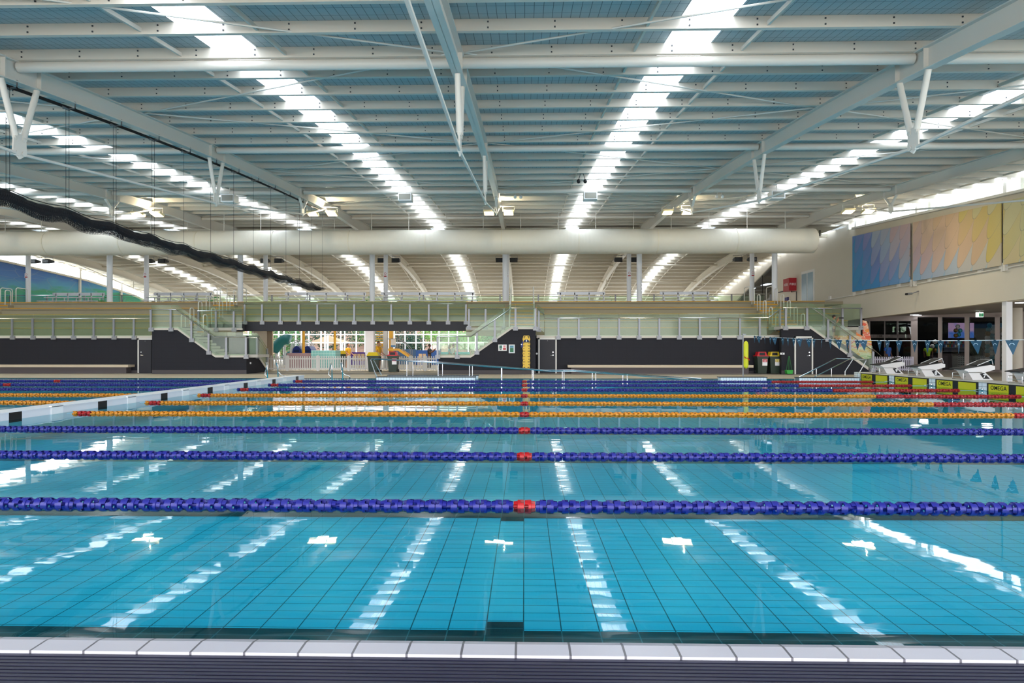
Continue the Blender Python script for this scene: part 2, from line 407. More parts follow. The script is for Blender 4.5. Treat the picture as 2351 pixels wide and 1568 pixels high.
# ------------------------------------------------------------------ right end wall, touch pads, starting blocks
EW = grid_mat('end_wall_tile', '#E4EAF0', '#4C5E68', 'YZ', (.25, .125), .012, .3)
m = MB(); m.box(PX1, PX1+.35, PY0-.9, PY1, -.45, .28); tag(m.build('wall_pool_right', EW), kind='structure')
m = MB(); m.box(PX1-.02, PX1+.9, PY0-.9, PY1, .27, .3); m.box(PX1+.35, PX1+.9, PY0-.9, PY1, 0, .27); tag(m.build('trim_4', mat('parapet_cap', '#CFC6BA', .5)), kind='structure')
m = MB(); m.box(PX1-.02, PX1+1.6, PY1, PY1+.35, -.1, .3); tag(m.build('trim_5', EW), kind='structure')
PADY = mat('touch_pad_yellow', '#C9C013', .5); PADB = mat('touch_pad_black', '#15151C', .5)
LINW = mat('letter_black', '#101014', .5)
for n in range(9, 2, -1):
    yc = 4.21+2.5*n
    t = empty('touch_pad', (PX1-.02, yc, 0), 'yellow and black timing pad on the end wall under starting block %s' % NUM[n], 'touch pad', 'timing pads on the end wall')
    MB().box(PX1-.03, PX1-.002, yc-1.05, yc+1.05, -.4, .27).build('pad_frame', PADB, t)
    # seen from the pool the far side (larger y) is on the left
    MB().box(PX1-.036, PX1-.03, yc+.15, yc+.97, -.36, .235).build('pad_panel', PADY, t)
    MB().box(PX1-.036, PX1-.03, yc-.97, yc-.14, -.36, .235).build('pad_panel', PADY, t)
    if n > 4: text_at('pad_lettering', 'OMEGA', .19, (PX1-.037, yc+.55, .12), (0, -1, 0), (0, 0, 1), LINW, t, bold=.0015)
def make_block(n, yc):
    X = PX1+.08
    r = empty('starting_block', (X+.5, yc, .3), 'white starting block marked %s, with black grip top and raised footrest' % NUM[n], 'starting block', 'starting blocks on the end wall')
    bw = mat('block_white', '#DDD9D8', .4); bk = mat('block_grip', '#1C1B1E', .7)
    hw = .26
    # pedestal: leans away from the water, side outline in x,z
    side = [(X+.30, .3), (X+1.0, .3), (X+.72, .56), (X+1.05, .66), (X+1.05, .78), (X+.9, .82), (X+.05, .68), (X+.0, .64), (X+.12, .60)]
    MB().prism([(x, yc-hw, z) for x, z in side], (0, 2*hw, 0)).build('pedestal', bw, r)
    MB().prism([(x, yc-hw*1.15, z) for x, z in ((X-.12, .66), (X+.88, .82), (X+.88, .85), (X-.12, .69))], (0, 2.3*hw, 0)).build('platform', bk, r)
    MB().prism([(x, yc-hw*.95, z) for x, z in ((X+.55, .80), (X+.92, .99), (X+.91, 1.005), (X+.54, .815))], (0, 1.9*hw, 0)).build('footrest', bk, r)
    fr_ = MB()
    for s_ in (-1, 1):
        fr_.tube([(X+.45, yc+s_*hw, .80), (X+.94, yc+s_*hw, 1.0), (X+.98, yc+s_*hw, .83)], .012, 6)
    fr_.tube([(X+.94, yc-hw, 1.0), (X+.94, yc+hw, 1.0)], .012, 6)
    fr_.build('footrest_frame', WHITE, r)
    MB().tube([(X+.6, yc-hw-.02, .56), (X+.15, yc-hw-.02, .555), (X-.03, yc-hw-.01, .53), (X-.03, yc-hw-.01, .33), (X-.03, yc+hw+.01, .33), (X-.03, yc+hw+.01, .53), (X+.15, yc+hw+.02, .555), (X+.6, yc+hw+.02, .56)], .013, 6).tube([(X-.03, yc-hw, .44), (X-.03, yc+hw, .44)], .01, 6).build('backstroke_grip', CHROME, r)
    MB().prism([(x, yc-hw-.004, z) for x, z in ((X+.53, .52), (X+.66, .55), (X+.69, .53), (X+.88, .34), (X+.66, .34))], (0, .004, 0)).build('number_plate', bk, r)
    text_at('block_number', str(n), .19, (X+.69, yc-hw-.005, .43), (1, 0, 0), (0, 0, 1), WHITE, r, bold=.006)
    text_at('block_number', str(n), .2, (X+.285-.05, yc, .44), (0, -1, 0), (.15, 0, 1), LINW, r, bold=.004)
    MB().ball((X+.3, yc+hw, .74), .025).build('signal_light', RED, r)
for n in range(9, 2, -1): make_block(n, 4.21+2.5*n)
# ------------------------------------------------------------------ backstroke flags
fl = [1733, 1742, 1756, 1769, 1778, 1797, 1809, 1822.6, 1835, 1857, 1869, 1887, 1906, 1925.5, 1946, 1969, 1982, 2019, 2038, 2064, 2100, 2130, 2160, 2202, 2241, 2285, 2324]
FLAG = mat('flag_teal', '#0E4660', .6); FLAGW = mat('flag_mark', '#C8DCEA', .6)
XF = 10.0
def ropez(y): return 1.57+.0011*(y-12.5)**2*1.55 if y > 3 else 1.6
po = onX(1708, 773, XF)
MB().tube([(XF, 3.2, 1.62)]+[(XF, yy, ropez(yy)) for yy in [6+.5*q for q in range(45)]]+[(XF, 28.25, ropez(28.25))], .009, 6).build('flag_line', WHITE)
tag(bpy.data.objects['flag_line'], 'white cord carrying the teal pennants across the pool', 'cord')
for i, u in enumerate(fl):
    p = onX(u, 780, XF); y = p.y; z = ropez(y); tw = random.choice((0, 0, 0, .2, -.3, .6)) if i not in (4, 8, 16, 26) else 1.0
    r = empty('pennant_flag', (XF, y, z), 'teal pennant with pale arc mark, %s over the pool' % nth_left(i, len(fl)), 'flag', 'pennants over the pool')
    dx = math.sin(tw)*.11; dy = math.cos(tw)*.11; sway = random.uniform(-.04, .04)
    tipy = y+sway; th = .004
    z -= .006; MB().prism([(XF-dx, y+dy, z), (XF+dx, y-dy, z), (XF+dx*.2, tipy-.004, z-.30)], (-th, 0, 0)).build('flag_cloth', FLAG, r)
    MB().box(XF-.014, XF+.010, y-.03, y+.03, z-.012, z+.014).build('flag_tab', FLAG, r)
    pts = []
    for a in range(0, 200, 25):
        t = math.radians(a+10); q = math.cos(t)*.038; pts.append((XF-th-.003+q*math.sin(tw), y-q*math.cos(tw), z-.10+.042*math.sin(t)))
    pts.append((pts[0][0], pts[0][1]-.005, z-.13))
    MB().tube(pts[::-1][1:]+[pts[0]], .006, 4).build('flag_mark', FLAGW, r)
r = empty('flag_pole', (XF, 28.3, 0), 'thin steel pole at the far pool edge holding the pennant cord', 'pole')
MB().tube([(XF, 28.3, 0), (XF, 28.3, ropez(28.2)+.06)], .03, 8).build('pole_tube', ALU, r)
MB().box(XF-.03, XF+.12, 28.26, 28.34, ropez(28.2), ropez(28.2)+.05).build('pole_bracket', ALU, r)
r = empty('rescue_tube', (XF+.1, 28.2, .8), 'yellow foam rescue tube hanging on the steel flag pole', 'rescue tube')
MB().lathe([(.02, .46), (.09, .52), (.105, .6), (.105, 1.55), (.08, 1.66), (.02, 1.72)], 12, (XF+.09, 28.18, 0)).build('tube_foam', mat('rescue_yellow', '#DCD822', .5), r, smooth=True)
MB().tube([(XF-.03, 28.06, 1.0), (XF+.05, 28.06, .93), (XF+.13, 28.06, .94), (XF+.21, 28.06, .84)], .02, 6).build('tube_strap', RED, r)
# ------------------------------------------------------------------ roof over the pool
_P = [(11.4, 6.71), (18.9, 7.55), (26.4, 8.15), (33.9, 8.6)]
def zc(y):
    if y < 8: return zc(8.0)-.06*(8-y)
    s = 0
    for i, (a, b) in enumerate(_P):
        t = b
        for j, (c, d) in enumerate(_P):
            if i != j: t *= (y-c)/(a-c)
        s += t
    return s
def z2(y):
    P = [(38, 8.55), (42, 8.6), (46, 8.5), (50, 8.3), (54, 7.9), (58, 7.3), (62, 6.5), (66, 5.6)]
    for (a, b), (c, d) in zip(P, P[1:]):
        if y <= c: return b+(d-b)*(y-a)/(c-a)
    return P[-1][1]
XL, XR = -38.5, 19.7
FOIL = grid_mat('roof_foil_mesh', '#A3B2B5', '#3C4C52', 'XY', (.15, .3), (.009, .008), .42, spec=.6)
FOIL2 = grid_mat('hall_roof_sheet', '#C9C3B6', '#A09A90', 'XY', (.3, .6), (.008, .006), .6)
def sky_mat():
    m = bpy.data.materials.new('rooflight_sheet'); m.use_nodes = True; n = m.node_tree.nodes; L = m.node_tree.links
    n.remove(n['Principled BSDF']); o = n['Material Output']
    g = n.new('ShaderNodeNewGeometry'); s = n.new('ShaderNodeSeparateXYZ'); L.new(g.outputs['Position'], s.inputs[0])
    q = math_node(n, L, 'FRACT', math_node(n, L, 'DIVIDE', math_node(n, L, 'ADD', s.outputs[0], 1000.1), .19))
    rib = math_node(n, L, 'LESS_THAN', q, .22)
    tr = n.new('ShaderNodeBsdfTransparent'); tr.inputs[0].default_value = (.9, .92, .93, 1)
    tl = n.new('ShaderNodeBsdfTranslucent'); tl.inputs[0].default_value = (.85, .87, .88, 1)
    mx = n.new('ShaderNodeMixShader'); L.new(math_node(n, L, 'MULTIPLY_ADD', rib, .45, .25), mx.inputs[0])
    L.new(tr.outputs[0], mx.inputs[1]); L.new(tl.outputs[0], mx.inputs[2]); L.new(mx.outputs[0], o.inputs[0]); return m
SKYM = sky_mat()
def many(parent, name, items, m, cap=100):
    """items: list of (distance, MB); the nearest ones become parts, the remainder one part"""
    items.sort(key=lambda t: t[0])
    for d, mb in items[:cap]: mb.build(name, m, parent)
    if len(items) > cap:
        mb = MB()
        for d, q in items[cap:]: mb.add(q.v, q.f)
        mb.build(name, m, parent)['kind'] = 'stuff'
def roof(ys, zf, up, foil, nm):
    R = empty('ceiling', (-9, ys[len(ys)//2], 8), kind='structure')
    edges = [XL]
    for x in SKY: edges += [x-.42, min(x+.42, XR)]
    if edges[-1] < XR: edges.append(XR)
    edges = [max(XL, x) for x in edges]
    for i in range(len(edges)-1):
        a, b = edges[i], edges[i+1]
        if b-a < .02: continue
        mb = MB()
        for y0, y1 in zip(ys, ys[1:]):
            mb.quad((a, y0, zf(y0)+up), (b, y0, zf(y0)+up), (b, y1, zf(y1)+up), (a, y1, zf(y1)+up))
        mb.build('roof_sheet' if i % 2 == 0 else 'rooflight', foil if i % 2 == 0 else SKYM, R)
    return R
ys1 = [-9.0+1.2*i for i in range(41)]; ys1 = [y for y in ys1 if y < 39.1]+[39.2]
R1 = roof(ys1, lambda y: zc(y), .30, FOIL, 'pool')
bars = []; bolts = MB()
for i in range(-14, 25):
    y = 8.9+1.2*i; z = zc(y)+.10
    mb = MB(); mb.prism([(XL, y+a, z+b) for a, b in ((0, 0), (.075, 0), (.075, .015), (.008, .012), (.008, .195), (0, .195))], (XR-XL, 0, 0))
    mb.build('purlin', STEELB, R1)
    if i >= 0 and i < 9:
        x = XL+.5
        while x < XR:
            for dz in (.05, .145): bolts.box(x-.012, x+.012, y-.012, y, z+dz-.012, z+dz+.012)
            x += 1.1
    if i > -6:
        for xs_ in SKY:
            for s_ in (-.98, .98):
                x = xs_+s_
                if x > XR or x < XL: continue
                y0 = y-1.2; b = MB().bar((x, y0+.01, zc(y0)+.17), (x, y, z+.07), .04, .07)
                bars.append((math.hypot(x, y), b))
o = bolts.build('purlin_bolts', mat('bolt_dark', '#3A4048', .5), R1); o['kind'] = 'stuff'
many(R1, 'bridging_bar', bars, STEELB)
# closing wall above the pool roof edge and clerestory strip
m = MB(); m.box(XL, XR, 39.2, 39.3, 8.84, 9.4); tag(m.build('wall_clerestory', WALLW), kind='structure')
wn = 0
def window(n, label=None): pass
for i, x0 in enumerate(BEAMS+[BEAMS[-1]+8.4]):
    a, b = x0-8.4+.9, min(x0-.9, XR-.5)
    if b-a < 1: continue
    wn += 1
    r = empty('window_%d' % wn, ((a+b)/2, 39.2, 8.6), kind='structure')
    MB().box(a, b, 39.22, 39.24, 8.45, 8.84).build('glass_pane', GLASSC, r)
    mb = MB(); x = a+.75
    while x < b: mb.box(x, x+.05, 39.15, 39.22, 8.45, 8.84); x += 1.4
    mb.build('mullions', BLACK, r)
    MB().box(a-1.8, a, 39.2, 39.3, 8.3, 8.84).build('wall_pier', WALLW, r)
# ------------------------------------------------------------------ hall roof behind
ys2 = [38.0+1.2*i for i in range(24)]
R2 = roof(ys2, z2, .27, FOIL2, 'hall'); bars = []
PURL2 = mat('hall_purlin_cream', '#D6CDBC', .55)
for i in range(2, 24):
    y = 38.0+1.2*i; z = z2(y)
    MB().prism([(XL, y+a, z+b) for a, b in ((0, 0), (.08, 0), (.08, .02), (.01, .02), (.01, .25), (0, .25))], (XR-XL, 0, 0)).build('purlin', PURL2, R2)
    if i > 2:
        for xs_ in SKY:
            for s_ in (-.98, .98):
                x = xs_+s_
                if x > XR or x < XL: continue
                bars.append((math.hypot(x, y), MB().bar((x, y-1.19, z2(y-1.2)+.08), (x, y, z+.08), .05, .07)))
many(R2, 'bridging_bar', bars, PURL2)
# ------------------------------------------------------------------ trusses over the pool
for k, X in enumerate(BEAMS):
    r = empty('roof_truss', (X, 20, 6), 'white roof beam with V struts and tie rod, %s' % nth_left(k, 7), 'roof truss', 'roof beams over the pool')
    web = MB(); fl_ = MB(); ys = [-8.25+.75*i for i in range(63)]
    def bot(y): return zc(y)-.30-(max(0, y-31)/7.5*.35 if y > 31 else 0)
    for y0, y1 in zip(ys, ys[1:]):
        for (a, b, dz0, dz1, mbb) in ((X-.006, X+.006, .0, .40, web), (X-.1, X+.1, .0, .02, fl_), (X-.1, X+.1, .38, .40, fl_)):
            t0 = (zc(y0)-.30 if dz0 else bot(y0)); t1 = (zc(y1)-.30 if dz0 else bot(y1))
            T0 = (bot(y0) if dz1 < .1 else zc(y0)-.30); T1 = (bot(y1) if dz1 < .1 else zc(y1)-.30)
            v = [(a, y0, t0+dz0), (b, y0, t0+dz0), (b, y0, T0+dz1), (a, y0, T0+dz1), (a, y1, t1+dz0), (b, y1, t1+dz0), (b, y1, T1+dz1), (a, y1, T1+dz1)]
            mbb.add(v, [(0, 1, 2, 3), (7, 6, 5, 4), (0, 4, 5, 1), (1, 5, 6, 2), (2, 6, 7, 3), (3, 7, 4, 0)])
    web.build('beam_web', STEEL, r); fl_.build('beam_flanges', STEEL, r)
    nodes = [(3.9, 4.95), (11.5, 5.1), (18.96, 5.92), (26.45, 7.2)]
    for (yn, zn) in nodes:
        for dy in (-.42, .42):
            MB().tube([(X, yn+dy, bot(yn+dy)), (X, yn+dy*.22, zn+.32)], .055, 10).build('strut', STEEL, r, smooth=True)
            MB().box(X-.09, X+.09, yn+dy-.01, yn+dy+.01, bot(yn+dy), bot(yn+dy)+.42).build('stiffener', STEEL, r)
        g = MB().prism([(X-.015, yn-.14, zn+.38), (X-.015, yn+.14, zn+.38), (X-.015, yn+.16, zn+.02), (X-.015, yn, zn-.1), (X-.015, yn-.16, zn+.02)], (.03, 0, 0))
        for dy, dz in ((-.09, .3), (.09, .3), (-.06, .0), (.08, .02)): g.lathe([(.05, -.035), (.05, .035)], 12, (X, yn+dy, zn+dz), 'X')
        g.build('gusset', STEEL, r)
    pts = [(X, -1, 4.8)]+[(X, a, b) for a, b in nodes]+[(X, 29.3, bot(29.3))]
    for a, b in zip(pts, pts[1:]): MB().tube([a, b], .032, 8).build('tie_rod', STEEL, r, smooth=True)
    if k < 6:
        for yn in (3.9, 11.43, 18.95, 26.45, 33.9):
            MB().tube([(X+.05, yn, zc(yn)), (X+8.35, yn, zc(yn))], .097 if yn < 30 else .08, 14).build('strut_tube', STEEL, r, smooth=True)
        L_ = (k % 2 == 1)            # this beam carries the mid nodes
        mids = [7.7, 15.2, 22.7, 30.2]; ends = [3.9, 11.2, 18.7, 26.2, 33.9]
        for i, ym in enumerate(mids):
            for ye in ends[i:i+2]:
                ya, yb = (ym, ye) if L_ else (ye, ym)
                MB().tube([(X+.1, ya, zc(ya)+.12), (X+8.3, yb, zc(yb)+.12)], .018, 6).build('brace_rod', STEEL, r)
    # hall side beam
for k, X in enumerate(BEAMS):
    r = empty('roof_beam', (X, 52, 6), 'curved cream roof beam over the rear hall, %s' % nth_left(k, 7), 'roof beam', 'beams over the rear hall')
    web = MB(); fl_ = MB(); ys = [39.4+1.1*i for i in range(25)]
    CRM = mat('cream_beam', '#DAD2C2', .5)
    for y0, y1 in zip(ys, ys[1:]):
        for (a, b, d0, d1, mbb) in ((X-.01, X+.01, -.5, -.02, web), (X-.13, X+.13, -.52, -.48, fl_), (X-.13, X+.13, -.04, 0, fl_)):
            v = [(a, y0, z2(y0)+d0), (b, y0, z2(y0)+d0), (b, y0, z2(y0)+d1), (a, y0, z2(y0)+d1), (a, y1, z2(y1)+d0), (b, y1, z2(y1)+d0), (b, y1, z2(y1)+d1), (a, y1, z2(y1)+d1)]
            mbb.add(v, [(0, 1, 2, 3), (7, 6, 5, 4), (0, 4, 5, 1), (1, 5, 6, 2), (2, 6, 7, 3), (3, 7, 4, 0)])
    web.build('beam_web', CRM, r); fl_.build('beam_flanges', CRM, r)
    MB().tube([(X, 47, z2(47)-.5), (X, 54, z2(54)-1.2), (X, 60, z2(60)-.5)], .03, 6).build('tie_rod', CRM, r)
    MB().tube([(X, 54, z2(54)-1.2), (X, 54, z2(54)-.5)], .04, 8).build('strut', CRM, r)
    if k < 6:
        for yy in (44.5, 50, 56):
            MB().tube([(X, yy, z2(yy)-.2), (X+8.4, yy, z2(yy)-.2)], .07, 8).build('strut_tube', CRM, r, smooth=True)
# ------------------------------------------------------------------ hall columns
SIGNR = mat('sign_red', '#B02020', .5)
def column(x, y, rad, z1, label, sign=False):
    r = empty('column', (x, y, 4.28), label, 'column', 'white columns on the upper deck')
    MB().lathe([(rad, 4.28), (rad, z1)], 20, (x, y, 0)).build('column_shaft', mat('white_column', '#E6E4E6', .45), r, smooth=True)
    MB().lathe([(rad*1.5, 4.28), (rad*1.5, 4.31)], 20, (x, y, 0)).build('base_plate', STEEL, r)
    if sign:
        s = MB().box(x-rad*.8, x+rad*.8, y-rad-.02, y-rad-.005, 6.28, 6.62).build('warning_sign', WHITE, r)
        MB().tube([(x+.07*math.cos(a), y-rad-.025, 6.52+.07*math.sin(a)) for a in [i*math.pi/6 for i in range(13)]], .012, 4).build('sign_ring', SIGNR, s)
        MB().box(x-.09, x+.09, y-rad-.03, y-rad-.02, 6.3, 6.38).build('sign_bar', SIGNR, s)
for k, X in enumerate(BEAMS):
    column(X, 38.6, .165, zc(38.4)-.4, 'thick white column in front row on the upper deck, %s' % nth_left(k, 7))
    column(X, 42.4, .15, z2(42.4)-.45, 'white column in rear row on the upper deck with small red sign, %s' % nth_left(k, 7), sign=True)
# ------------------------------------------------------------------ duct
DUCT = mat('duct_white', '#D9D3C6', .42)
def duct_mat():
    m = DUCT; n = m.node_tree.nodes; L = m.node_tree.links; b = n['Principled BSDF']
    g = n.new('ShaderNodeNewGeometry'); s = n.new('ShaderNodeSeparateXYZ'); L.new(g.outputs['Position'], s.inputs[0])
    w = math_node(n, L, 'SINE', math_node(n, L, 'MULTIPLY', s.outputs[0], 2*math.pi/.13))
    w = math_node(n, L, 'POWER', math_node(n, L, 'ABSOLUTE', w), 6.0)
    bp = n.new('ShaderNodeBump'); bp.inputs['Strength'].default_value = .22; bp.inputs['Distance'].default_value = .01
    L.new(w, bp.inputs['Height']); L.new(bp.outputs[0], b.inputs['Normal'])
duct_mat()
r = empty('air_duct', (-12, 32.8, 6.4), 'huge round white ventilation duct hanging across the hall', 'duct')
DY, DZ, DR = 32.8, 7.06, .65
seams = [11.15, 7.0, 2.86, -1.2, -5.23, -9.3, -13.4, -17.5, -21.6, -25.7, -29.8, -34, -38.4]
xs_ = [15.3]+seams
for a, b in zip(xs_, xs_[1:]):
    prof = [(DR, b), (DR, a)]
    if a == 15.3: prof = [(DR, b), (DR, a-.08), (DR*.985, a-.02), (DR*.95, a)]
    MB().lathe(prof, 40, (0, DY, DZ), 'X', cap=(a == 15.3)).build('duct_section', DUCT, r, smooth=True)
for x in seams: MB().lathe([(DR, x-.03), (DR+.02, x-.03), (DR+.02, x+.03), (DR, x+.03)], 40, (0, DY, DZ), 'X', cap=False).build('joint_ring', mat('duct_ring', '#D8D0BE', .4), r, smooth=True)
for i in range(-15, 12):
    x = -8.2+2.0*i
    if -38 < x < 15: MB().tube([(x, DY, DZ+DR-.01), (x, DY, zc(DY)+.1)], .013, 6).build('hanger_wire', STEEL, r)
# ------------------------------------------------------------------ floodlights
LAMPF = mat('lamp_face', '#FFF2CC', .4, emit='#FFE9B8', es=9)
LAMPB = mat('lamp_body', '#E8D9B0', .4)
gi = 0
names = ['first', 'second', 'third', 'fourth', 'fifth', 'sixth', 'seventh']
for k, X in enumerate(BEAMS):
    for s_ in (-1, 1):
        x = X+s_*.46; y = 29.0; z = 7.72
        r = empty('floodlight', (x, y, z), 'lit warm floodlight %s of the roof beam, %s beam from the left' % ('left' if s_ < 0 else 'right', names[k]), 'floodlight', 'lit floodlights under the pool roof')
        MB().prism([(x-.25, y-.22, z+.08), (x-.25, y+.2, z-.02), (x-.25, y+.2, z+.1), (x-.25, y-.18, z+.17)], (.5, 0, 0)).build('lamp_body', LAMPB, r)
        MB().prism([(x-.21, y-.19, z+.064), (x-.21, y+.17, z-.022), (x-.21, y+.17, z-.008), (x-.21, y-.19, z+.078)], (.42, 0, 0)).build('lamp_face', LAMPF, r)
        MB().tube([(x-.27, y, z+.12), (x-.27, y, z+.36), (x+.27, y, z+.36), (x+.27, y, z+.12)], .014, 6).tube([(x, y, z+.36), (X+s_*.04, y, z+.38)], .014, 6).build('lamp_bracket', STEEL, r)
    if k in (2, 3, 4, 5, 1, 0, 6):
        l = bpy.data.lights.new('floodlight_glow', 'AREA'); l.size = .5; l.energy = 60; l.color = (1, .86, .6); l.shape = 'SQUARE'
        o = bpy.data.objects.new('floodlight_glow', l); C.objects.link(o); o.location = (X, 28.9, 7.66); o.rotation_euler = (math.radians(-14), 0, 0)
        l = bpy.data.lights.new('floodlight_spill', 'POINT'); l.shadow_soft_size = .02; l.energy = 60; l.color = (1, .84, .55)
        o = bpy.data.objects.new('floodlight_spill', l); C.objects.link(o); o.location = (X+.25, 28.8, 8.0)
for k, X in enumerate(BEAMS):
    for s_ in (-1, 1):
        x = X-.05+s_*.5; y = 43.7; z = 7.55
        r = empty('dark_floodlight', (x, y, z), 'unlit black floodlight over the upper deck, %s of %s beam from the left' % ('left' if s_ < 0 else 'right', names[k]), 'floodlight', 'unlit floodlights over the upper deck')
        MB().prism([(x-.27, y-.28, z-.1), (x-.27, y+.2, z+.02), (x-.27, y+.2, z+.14), (x-.27, y-.28, z+.22)], (.54, 0, 0)).build('lamp_body', BLACK, r)
        MB().tube([(x-.29, y, z+.1), (x-.29, y, z+.38), (x+.29, y, z+.38), (x+.29, y, z+.1)], .016, 6).tube([(x, y, z+.38), (X+s_*.03, y, z+.42)], .016, 6).build('lamp_bracket', ALU, r)
        MB().box(x-.2, x+.2, y-.295, y-.28, z-.02, z+.16).build('lamp_glass', mat('lamp_glass_dark', '#30343A', .2), r)
# ------------------------------------------------------------------ small roof things
def horn(u, v, Y, label):
    p = onY(u, v, Y); r = empty('ceiling_speaker', p, label, 'speaker', 'white boxes under the pool roof')
    MB().box(p.x-.28, p.x+.28, p.y-.2, p.y+.25, p.z-.16, p.z+.16).build('speaker_box', WHITE, r)
    MB().box(p.x-.24, p.x+.24, p.y-.215, p.y-.2, p.z-.12, p.z+.12).build('speaker_grille', mat('grille_grey', '#8C8A80', .6), r)
    MB().tube([(p.x, p.y, p.z+.16), (p.x, p.y, zc(min(38, p.y))+.1)], .02, 6).build('speaker_bracket', STEEL, r)
horn(931, 454, 26.0, 'white speaker box hanging left of the central beam')
horn(1355, 451, 26.0, 'white speaker box hanging right of the central beam')
horn(527, 457, 26.0, 'white speaker box near the left netting wires')
horn(1783, 449, 26.0, 'white speaker box at right beside the long tie rod')
def spot2(u, v, Y, col, label):
    p = onY(u, v, Y); r = empty('spotlight', p, label, 'spotlight', 'small twin spotlights')
    for s_ in (-1, 1):
        MB().ball((p.x+s_*.13, p.y, p.z), .075, .09, .085).build('spot_head', col, r, smooth=True)
        MB().tube([(p.x+s_*.13, p.y, p.z+.05), (p.x+s_*.05, p.y, p.z+.3)], .012, 5).build('spot_stem', col, r)
spot2(1336, 416, 24.0, BLACK, 'pair of small black spotlights below the right rooflight')
spot2(1189, 452, 28.0, WHITE, 'pair of small white spotlights right of the central beam')
spot2(1652, 451, 28.0, WHITE, 'pair of small white spotlights near the right beam')
# ------------------------------------------------------------------ rolled netting on its track
NETB = mat('net_black', '#0C0C12', .85)
def net_mesh_mat():
    m = bpy.data.materials.new('net_mesh'); m.use_nodes = True; n = m.node_tree.nodes; L = m.node_tree.links
    b = n['Principled BSDF']; b.inputs['Base Color'].default_value = (.008, .008, .012, 1); b.inputs['Roughness'].default_value = .9
    g = n.new('ShaderNodeNewGeometry'); s = n.new('ShaderNodeSeparateXYZ'); L.new(g.outputs['Position'], s.inputs[0])
    f = []
    for sg in (1, -1):
        q = math_node(n, L, 'MULTIPLY_ADD', s.outputs[2], float(sg), s.outputs[1])
        q = math_node(n, L, 'FRACT', math_node(n, L, 'DIVIDE', math_node(n, L, 'ADD', q, 100.0), .045))
        f.append(math_node(n, L, 'LESS_THAN', q, .34))
    L.new(math_node(n, L, 'MAXIMUM', f[0], f[1]), b.inputs['Alpha']); return m
NETM = net_mesh_mat(); NX = -9.7
r = empty('rolled_net', (NX, 16, 4.0), 'black rolled-up netting slung on thin wires below the roof track', 'net')
def netz(y):
    d = ((y-11.3) % 1.5)/1.5
    return 4.27-.07*math.sin(math.pi*d)
roll = MB(); ys = [2+.15*i for i in range(183)]
roll.tube([(NX+.01*math.sin(y*5), y, netz(y)) for y in ys], [.095+.01*math.sin(y*7.3)+.008*math.sin(y*17) if y < 29 else .03 for y in ys], 8)
roll.build('net_roll', NETB, r)
for off in (-.06, .0, .07):
    mb = MB(); N = 5; vs = []; fs = []
    for i, y in enumerate(ys):
        dep = (.25+.025*math.sin(y*2.1+off*30)+.02*math.sin(y*5.3))*(1 if y < 28.4 else .6)
        for j in range(N):
            t = j/(N-1); vs.append((NX+off+.1*math.sin(t*math.pi)*(1 if off >= 0 else -1), y+.03*math.sin(y*9+t*4), netz(y)+.04-t*dep))
    for i in range(len(ys)-1):
        for j in range(N-1): fs.append((i*N+j, i*N+j+1, (i+1)*N+j+1, (i+1)*N+j))
    mb.add(vs, fs).build('net_drape', NETM, r)
MB().tube([(NX, y, netz(y)+.13) for y in ys[::3]], .008, 5).build('net_cord', NETB, r)
wy = [11.3+1.5*i-1.5*6 for i in range(19)]
def trz(y): return zc(y)-.40
for y in wy:
    if y > 29.4 or y < 3: continue
    mb = MB().tube([(NX, y, netz(y)), (NX, y, trz(y))], .005, 4)
    if y < 16: mb.tube([(NX+.07, y, netz(y)), (NX+.07, y, trz(y))], .005, 4)
    mb.build('hanger_wire', NETB, r)
t = empty('net_track', (NX, 16, 6.5), 'black track rail with trolleys fixed under the left roof beam', 'track')
mb = MB(); ty = [3+1.0*i for i in range(27)]
for a, b in zip(ty, ty[1:]): mb.bar((NX, a, trz(a)+.02), (NX, b, trz(b)+.02), .03, .06)
mb.build('track_rail', NETB, t)
for y in wy:
    if 3 < y < 29.4:
        z = trz(y)
        MB().box(NX-.02, NX+.02, y-.12, y+.1, z-.03, z+.0).box(NX-.12, NX+.16, y+.06, y+.08, z+.0, z+.02).box(NX+.14, NX+.16, y+.06, y+.08, z, z+.14).box(NX-.12, NX+.16, y+.06, y+.08, z+.13, z+.15).build('trolley', mat('trolley_steel', '#77787C', .4, metal=.6), t)
# ------------------------------------------------------------------ tiers and walls at the far side
YB, YR = 32.8, 33.8                      # stair block face, recessed wall face
WZ = 2.10; TR = .436
def tz(k): return WZ+TR*k
def ty_(k): return 33.6+.9*k
def px(u, Y): return onY(u, 700, Y).x
XA0, XA1 = -19.3, -17.95                 # aisles
XC0, XC1 = px(1171, 36), px(1226, 36)
XE0, XE1 = 13.95, 15.4
X_OP0, X_OP1 = px(556, 35.3), px(1073, 35.3)
XRT = px(1895, 38)
tc_ = MB(); yl = MB()
def tier_run(a, b, k0=1):
    for k in range(k0, 6):
        y0 = ty_(k); y1 = ty_(k+1) if k < 5 else 38.4
        tc_.box(a, b, y0, y1+.001, tz(k-1)-.02 if k > k0 or k0 == 1 else tz(k)-.2, tz(k))
        tc_.box(a, b, y0-.02, y0+.06, tz(k)-.05, tz(k)+.002)
        yl.box(a, b, y0-.03, y0+.05, tz(k)-.03, tz(k)+.006)
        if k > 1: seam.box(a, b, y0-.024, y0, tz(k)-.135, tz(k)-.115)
seam = MB()
segs = [(XL, -33.4, 1), (-32.2, XA0, 1), (XA1, X_OP0, 1), (X_OP0, X_OP1, 2), (X_OP1, XC0, 2 if False else 1), (XC1, XE0, 1), (XE1, XRT, 1)]
for a, b, k0 in segs: tier_run(a, b, k0)
